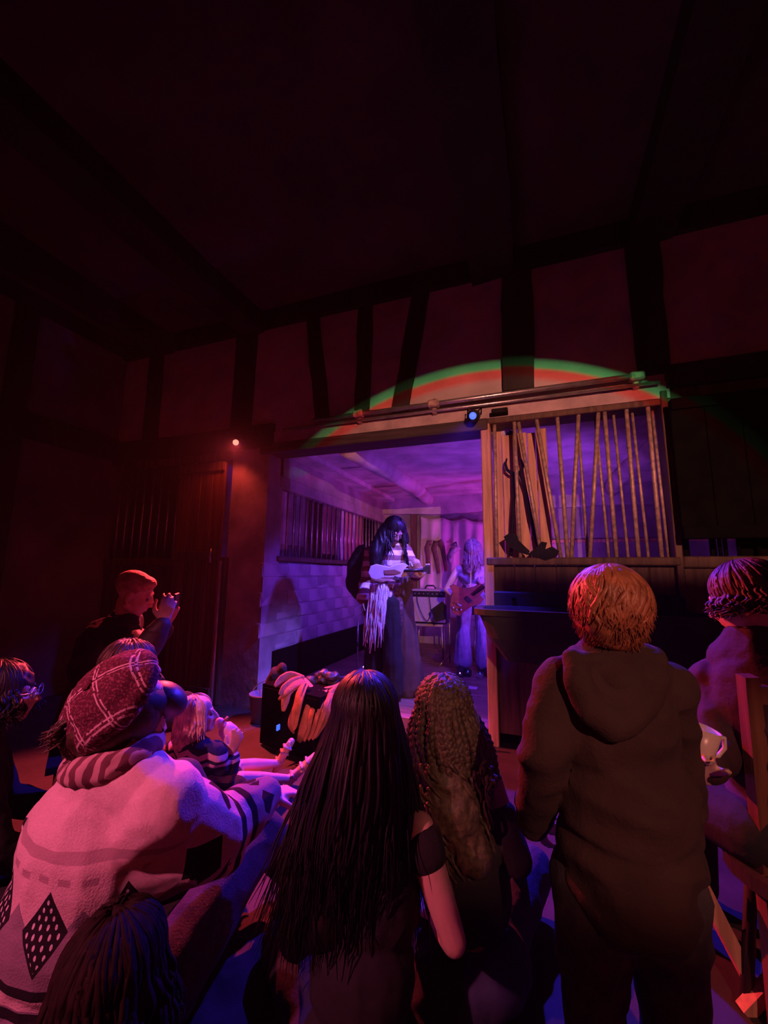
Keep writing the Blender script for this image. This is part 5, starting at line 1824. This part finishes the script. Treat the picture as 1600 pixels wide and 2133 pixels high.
# upright plank and slanting trestle at the right edge
pk_ = empty('wooden_trestle', on_floor(1590, 2090))
tag(pk_, 'slanting wooden trestle leg in the lower right corner', 'trestle')
def plank(a, b, wd, th, name):
    d_ = (b - a).normalized()
    s_ = d_.cross(FW).normalized()
    n_ = s_.cross(d_)
    loc_build(MB().prism([a - s_ * wd, a + s_ * wd, b + s_ * wd * .8, b - s_ * wd * .8], n_ * th), name, PALEWOOD, pk_)
ta, tb2 = at(1430, 1780, 1.30), at(1600, 2110, 1.22)
plank(ta, lerp(ta, tb2, .985), .022, .03, 'leg')
plank(at(1560, 2120, 1.20), at(1680, 1990, 1.2), .02, .03, 'brace')
cp = empty('slatted_screen', V((.86, 1.86, 0)))
tag(cp, 'upright reddish slatted wooden screen beside the mug holder', 'screen')
for (a, b) in (((1568, 1412, 1.22), (1600, 1720, 1.18)),):
    A_, B_ = at(*a), at(*b)
    d_ = (B_ - A_).normalized(); s_ = d_.cross(FW).normalized()
    B_ = A_ + (B_ - A_) * (A_.z / (A_.z - B_.z) * .98)
    loc_build(MB().prism([A_ - s_ * .022, A_ + s_ * .022, B_ + s_ * .03, B_ - s_ * .03], FW * .035), 'post', REDWOOD, cp)
    A2, B2 = A_ + RT * .34, B_ + RT * .34
    loc_build(MB().prism([A2 - s_ * .022, A2 + s_ * .022, B2 + s_ * .03, B2 - s_ * .03], FW * .035), 'post', REDWOOD, cp)
    for t_ in (.08, .25, .6):
        q0_, q1_ = lerp(A_, B_, t_), lerp(A2, B2, t_)
        loc_build(MB().prism([q0_, q1_, q1_ + V((0, 0, .05)), q0_ + V((0, 0, .05))], FW * .02), 'slat', REDWOOD, cp)

# ------------------------------------------------------------------ the singer
sb_ = V((-1.37, 3.80, SF))
ys = math.radians(165)
Lc = local(sb_, ys)
def sp_(x, y, dd=0.0): return at(x, y, 4.03 + dd)
K = 1.0
J = dict(head=sp_(822, 1106, -.04), neck=sp_(812, 1140), chest=sp_(808, 1168), waist=sp_(804, 1202), pelvis=sp_(802, 1235))
J['shR'] = sp_(776, 1152); J['shL'] = sp_(842, 1150)
J['elR'] = sp_(763, 1207, -.02); J['wrR'] = sp_(757, 1250, -.12)
J['elL'] = sp_(866, 1196, -.02); J['wrL'] = sp_(874, 1190, -.26)
for s_, sg in (('L', -1), ('R', 1)):
    J['hip' + s_] = Lc(sg * .09, 0, .90); J['kn' + s_] = Lc(sg * .11, .02, .50); J['an' + s_] = Lc(sg * .12, 0, .08); J['to' + s_] = Lc(sg * .15, .16, .03)
Hs = rotm(math.radians(228), math.radians(-40), math.radians(-4))
sng = body_of(sb_, 'singer with long black hair in a striped jumper and fringed skirt on stage', J, Hs, K, SKINM, .008,
              hands=((J['wrR'], V((.0, -.1, -1)), V((1, .2, 0)), .3, 1), (J['wrL'], V((-.25, -.3, .8)), V((-.2, .9, .2)), .75, 1)))
eyes(sng, sb_, J['head'], Hs, K)
STR, g = new_mat('wide_stripes', .9)
tcx = g.t.nodes.new('ShaderNodeTexCoord'); sxx = g.t.nodes.new('ShaderNodeSeparateXYZ'); g.t.links.new(tcx.outputs['Object'], sxx.inputs[0])
zw = g.m('ADD', sxx.outputs[2], g.m('MULTIPLY', g.noise(6), .05))
fz_ = g.m('FRACT', g.m('MULTIPLY', zw, 9.5))
c_ = g.mix(g.m('GREATER_THAN', fz_, .52), (.66, .60, .62), (.22, .11, .09))
g.t.links.new(c_, g.b.inputs['Base Color'])
m_ = MB(sb_)
torso(m_, J, K, .02)
arm(m_, J, 'R', K, .022, cut=.85); arm(m_, J, 'L', K, .022, cut=.85)
m_.cap(lerp(J['elR'], J['wrR'], .3), .055, lerp(J['elR'], J['wrR'], .85), .07)
m_.bake('jumper', STR, .010, 3, sng, fold(.012, 9, 5))
BROWN = mat('brown_skirt', (.085, .05, .045), .9, .25, 6, .2, 40)
m_ = MB(sb_)
skL, skR = Lc(-.13, .02, .0), Lc(.12, .0, .0)
a0 = sp_(832, 1215, -.06)
m_.chain((a0, .10), (lerp(a0, sp_(848, 1430, -.06), .5), .125), (sp_(850, 1425, -.06), .15))
m_.bake('skirt', BROWN, .012, 3, sng, fold(.022, 7, 2, (2, 2, .15)))
m_ = MB(sb_)
leg(m_, J, 'L', K, .03, .045, False); leg(m_, J, 'R', K, .03, .045, False)
m_.ball(J['pelvis'], (.165, .13, .12), 16, 10, spine_frame(J))
m_.bake('trousers', CLOTHK, .012, 2, sng, fold(.012, 9, 4, (2, 2, .3)))
m_ = MB(sb_)
c0 = lerp(J['waist'], J['pelvis'], .25)
rs = []
for i in range(17):
    w_ = 2 * math.pi * i / 16
    rs.append((c0 + V((.165 * math.cos(w_), .135 * math.sin(w_), .012 * math.sin(2 * w_))), .026))
m_.chain(*rs)
m_.bake('sash', mat('tan_sash', (.33, .18, .12), .9, .3, 12, .3, 50), .009, 2, sng, fold(.006, 20, 2))
FRI = mat('white_fringe', (.85, .82, .88), .85, .12, 14, .4, 60)
fr = MB(sb_)
rnd = random.Random(9)
for i in range(30):
    u_ = i / 29
    x0 = lerp(772, 822, u_); x1 = lerp(756, 812, u_) + rnd.uniform(-4, 4)
    L1 = rnd.uniform(1335, 1362) if u_ < .75 else rnd.uniform(1300, 1345)
    dd = -.18 - .05 * math.sin(u_ * math.pi)
    pts = [sp_(lerp(x0, x1, t) + 1.5 * math.sin(t * 7 + i), lerp(1216, L1, t), dd + rnd.uniform(-.012, .012) - .03 * t) for t in [j / 9 for j in range(10)]]
    fr.tube(pts, [.016 - .004 * abs(j - 4) / 4 if j < 8 else .006 for j in range(10)], 6, flat=.5)
o = fr.build('fringe', FRI, sng, True); o['kind'] = 'stuff'
m_ = MB(sb_)
for i in range(6):
    x0 = 812 + i * 4
    m_.chain((sp_(x0, 1218, -.18), .022), (sp_(x0 + 4, 1270, -.21), .026), (sp_(x0 + 4 - i, 1318 + (i % 3) * 8, -.2), .010))
m_.bake('shawl', mat('dark_print_shawl', (.16, .09, .12), .9, .7, 40, .3, 60), .009, 2, sng)
hc = J['head']
m_ = MB(sb_)
m_.ball(hc + Hs @ V((0, -.025, .035)), (.092, .105, .098), 16, 12, Hs)
m_.chain((sp_(808, 1105, -.02), .085), (sp_(795, 1130, -.06), .085), (sp_(784, 1152, -.10), .075), (sp_(782, 1172, -.13), .05))
m_.cap(sp_(836, 1100, .03), .05, sp_(843, 1128, .02), .04)
m_.bake('hair_mass', HAIRK, .010, 3, sng, fold(.012, 16, 5, (1.5, 1.5, .3)))
locks(sb_, hc, Hs, 1.0, 120, 'hair', HAIRK, sng, az=(-140, 140), end=95, drop=.30, flare=.03, wave=.02, r=.010, rad=(.092, .112, .102), seed=31)
# her pale electric guitar held across the waist
gt = empty('electric_guitar', sp_(812, 1190, -.25))
tag(gt, 'pale electric guitar held across the singer\'s waist', 'guitar')
WHITE = mat('pearl_lacquer', (.68, .64, .70), .3, .08)
gp = [(768, 1192), (772, 1180), (784, 1176), (800, 1180), (812, 1182), (826, 1177), (842, 1174), (850, 1178), (844, 1184), (856, 1188), (846, 1194), (848, 1200), (836, 1203), (820, 1199), (804, 1201), (786, 1206), (773, 1203)]
o_ = [sp_(a, b, -.27) for a, b in gp]
loc_build(MB().prism(o_, FW * .045), 'body', WHITE, gt)
loc_build(MB().prism([sp_(a, b, -.275) for a, b in ((800, 1188), (822, 1186), (836, 1192), (822, 1196), (802, 1196))], FW * .006), 'pickguard', mat('tan_pickguard', (.30, .15, .10), .4, .1), gt)
n0, n1 = sp_(842, 1189, -.28), sp_(882, 1187, -.30)
loc_build(MB().tube([n0, n1], .024, 8, flat=.6), 'neck', BLACKP, gt, True)
loc_build(MB().prism([sp_(a, b, -.31) for a, b in ((881, 1183), (889, 1179), (897, 1180), (897, 1195), (891, 1196), (888, 1191), (881, 1191))], FW * .02), 'headstock', BLACKP, gt)
for i in range(3):
    p = sp_(888 + i * 3, 1179, -.30)
    loc_build(MB().tube([p, p + V((0, 0, .022))], .006, 6), 'tuning_peg', STEEL, gt, True)
loc_build(MB().tube([sp_(850, 1178, -.24), sp_(846, 1155, -.16), sp_(842, 1140, -.02), sp_(800, 1150, .16), sp_(768, 1185, .05), sp_(768, 1190, -.24)], .014, 6, flat=.25), 'strap', BLACK, gt, True)
# black gig bag on her back
m_ = MB(sp_(738, 1235, .25))
m_.chain((sp_(752, 1150, .16), .07), (sp_(745, 1180, .18), .11), (sp_(744, 1215, .18), .115), (sp_(748, 1232, .16), .08))
tag(m_.bake('gig_bag', CLOTHK, .012, 3, None, fold(.010, 9, 3)), 'black gig bag on the back of the singer', 'bag')

# ------------------------------------------------------------------ the bass player
qb = V((-.70, 5.12, SF))
yqb = math.radians(190)
Lc = local(qb, yqb)
def bp_(x, y, dd=0.0): return at(x, y, 5.0 + dd)
K = 1.0
J = dict(head=bp_(986, 1148, -.10), neck=bp_(984, 1172), chest=bp_(982, 1198), waist=bp_(984, 1232, .04), pelvis=bp_(986, 1262, .06))
J['shR'] = bp_(954, 1186); J['shL'] = bp_(1012, 1186)
J['elR'] = bp_(930, 1228, -.02); J['wrR'] = bp_(957, 1250, -.2)
J['elL'] = bp_(1030, 1225, -.05); J['wrL'] = bp_(1012, 1222, -.28)
for s_, sg in (('L', -1), ('R', 1)):
    J['hip' + s_] = Lc(sg * .09, -.02, .86); J['kn' + s_] = Lc(sg * .12, .03, .48); J['an' + s_] = Lc(sg * .13, 0, .08); J['to' + s_] = Lc(sg * .16, .17, .03)
Hb = rotm(math.radians(196), math.radians(-55), math.radians(8))
bas = body_of(qb, 'bass player in a white vest looking down behind the right post', J, Hb, K, SKINP, .008,
              hands=((J['wrR'], bp_(972, 1256, -.24) - J['wrR'], V((.1, 1, 0)), .5, -1), (J['wrL'], bp_(1004, 1212, -.3) - J['wrL'], V((0, 1, .2)), .6, 1)))
eyes(bas, qb, J['head'], Hb, K)
m_ = MB(qb)
R_ = spine_frame(J)
m_.ball(J['chest'], (.162, .117, .15), 16, 12, R_).ball(J['waist'], (.14, .11, .15), 16, 12, R_).ball(J['pelvis'], (.15, .12, .08), 16, 10, R_)
m_.bake('vest', mat('white_vest', (.70, .64, .66), .9, .1, 12, .2, 60), .009, 3, bas, fold(.008, 12, 5))
BELL = mat('pale_jeans', (.30, .27, .42), .9, .2, 20, .2, 120)
for s_ in 'LR':
    m_ = MB(qb)
    m_.chain((J['hip' + s_], .10), (lerp(J['hip' + s_], J['kn' + s_], .5), .085), (J['kn' + s_], .075), (lerp(J['kn' + s_], J['an' + s_], .9), .105))
    m_.bake('trouser_leg', BELL, .011, 2, bas, fold(.010, 10, 4, (2, 2, .3)))
    m_ = MB(qb)
    m_.chain((J['an' + s_] + V((0, .03, -.02)), .055), (lerp(J['an' + s_], J['to' + s_], .6), .05), (J['to' + s_], .035)).cap(J['an' + s_], .05, J['an' + s_] + V((0, 0, .08)), .055)
    m_.bake('boot', BLACKP, .010, 2, bas)
hc = J['head']
m_ = MB(qb)
m_.ball(hc + Hb @ V((0, -.02, .035)), (.086, .10, .095), 16, 12, Hb)
m_.bake('hair_mass', mat('fair_hair', (.42, .28, .24), .6, .3, 30), .009, 2, bas)
locks(qb, hc, Hb, 1.0, 170, 'hair', MATS['fair_hair'], bas, az=(-180, 180), end=96, drop=.20, flare=.02, wave=.012, r=.009, rad=(.09, .108, .10), seed=41)
bs = empty('bass_guitar', bp_(968, 1240, -.25))
tag(bs, 'red-brown electric bass guitar played behind the right post', 'guitar')
BODYW = mat('bass_lacquer', (.20, .05, .03), .35, .25, 8, stretch=(2, 2, 2))
poly = [(938, 1262), (945, 1278), (957, 1283), (970, 1272), (985, 1262), (1002, 1258), (1008, 1248), (1000, 1240), (1012, 1226), (1016, 1210), (1004, 1212), (992, 1222), (978, 1226), (960, 1224), (946, 1218), (938, 1222), (944, 1234), (940, 1246)]
o_ = [bp_(a, b, -.30) for a, b in poly]
loc_build(MB().prism(o_, FW * .045), 'body', BODYW, bs)
loc_build(MB().tube([bp_(985, 1240, -.31), bp_(1060, 1190, -.36), bp_(1110, 1158, -.40)], .02, 8, flat=.6), 'neck', BLACKP, bs, True)
loc_build(MB().prism([bp_(1108, 1164, -.42), bp_(1135, 1150, -.42), bp_(1130, 1138, -.42), bp_(1104, 1152, -.42)], FW * .02), 'headstock', BODYW, bs)
loc_build(MB().tube([bp_(952, 1258, -.335), bp_(962, 1262, -.335)], .012, 8), 'bridge', STEEL, bs, True)
for (a, b) in ((944, 1266), (951, 1270), (960, 1270)):
    loc_build(MB().tube([bp_(a, b, -.30), bp_(a, b, -.325)], .013, 10), 'knob', STEEL, bs, True)
loc_build(MB().prism([bp_(968, 1248, -.305), bp_(978, 1256, -.305), bp_(984, 1250, -.305), bp_(974, 1242, -.305)], FW * -.012), 'pickup', BLACKP, bs)
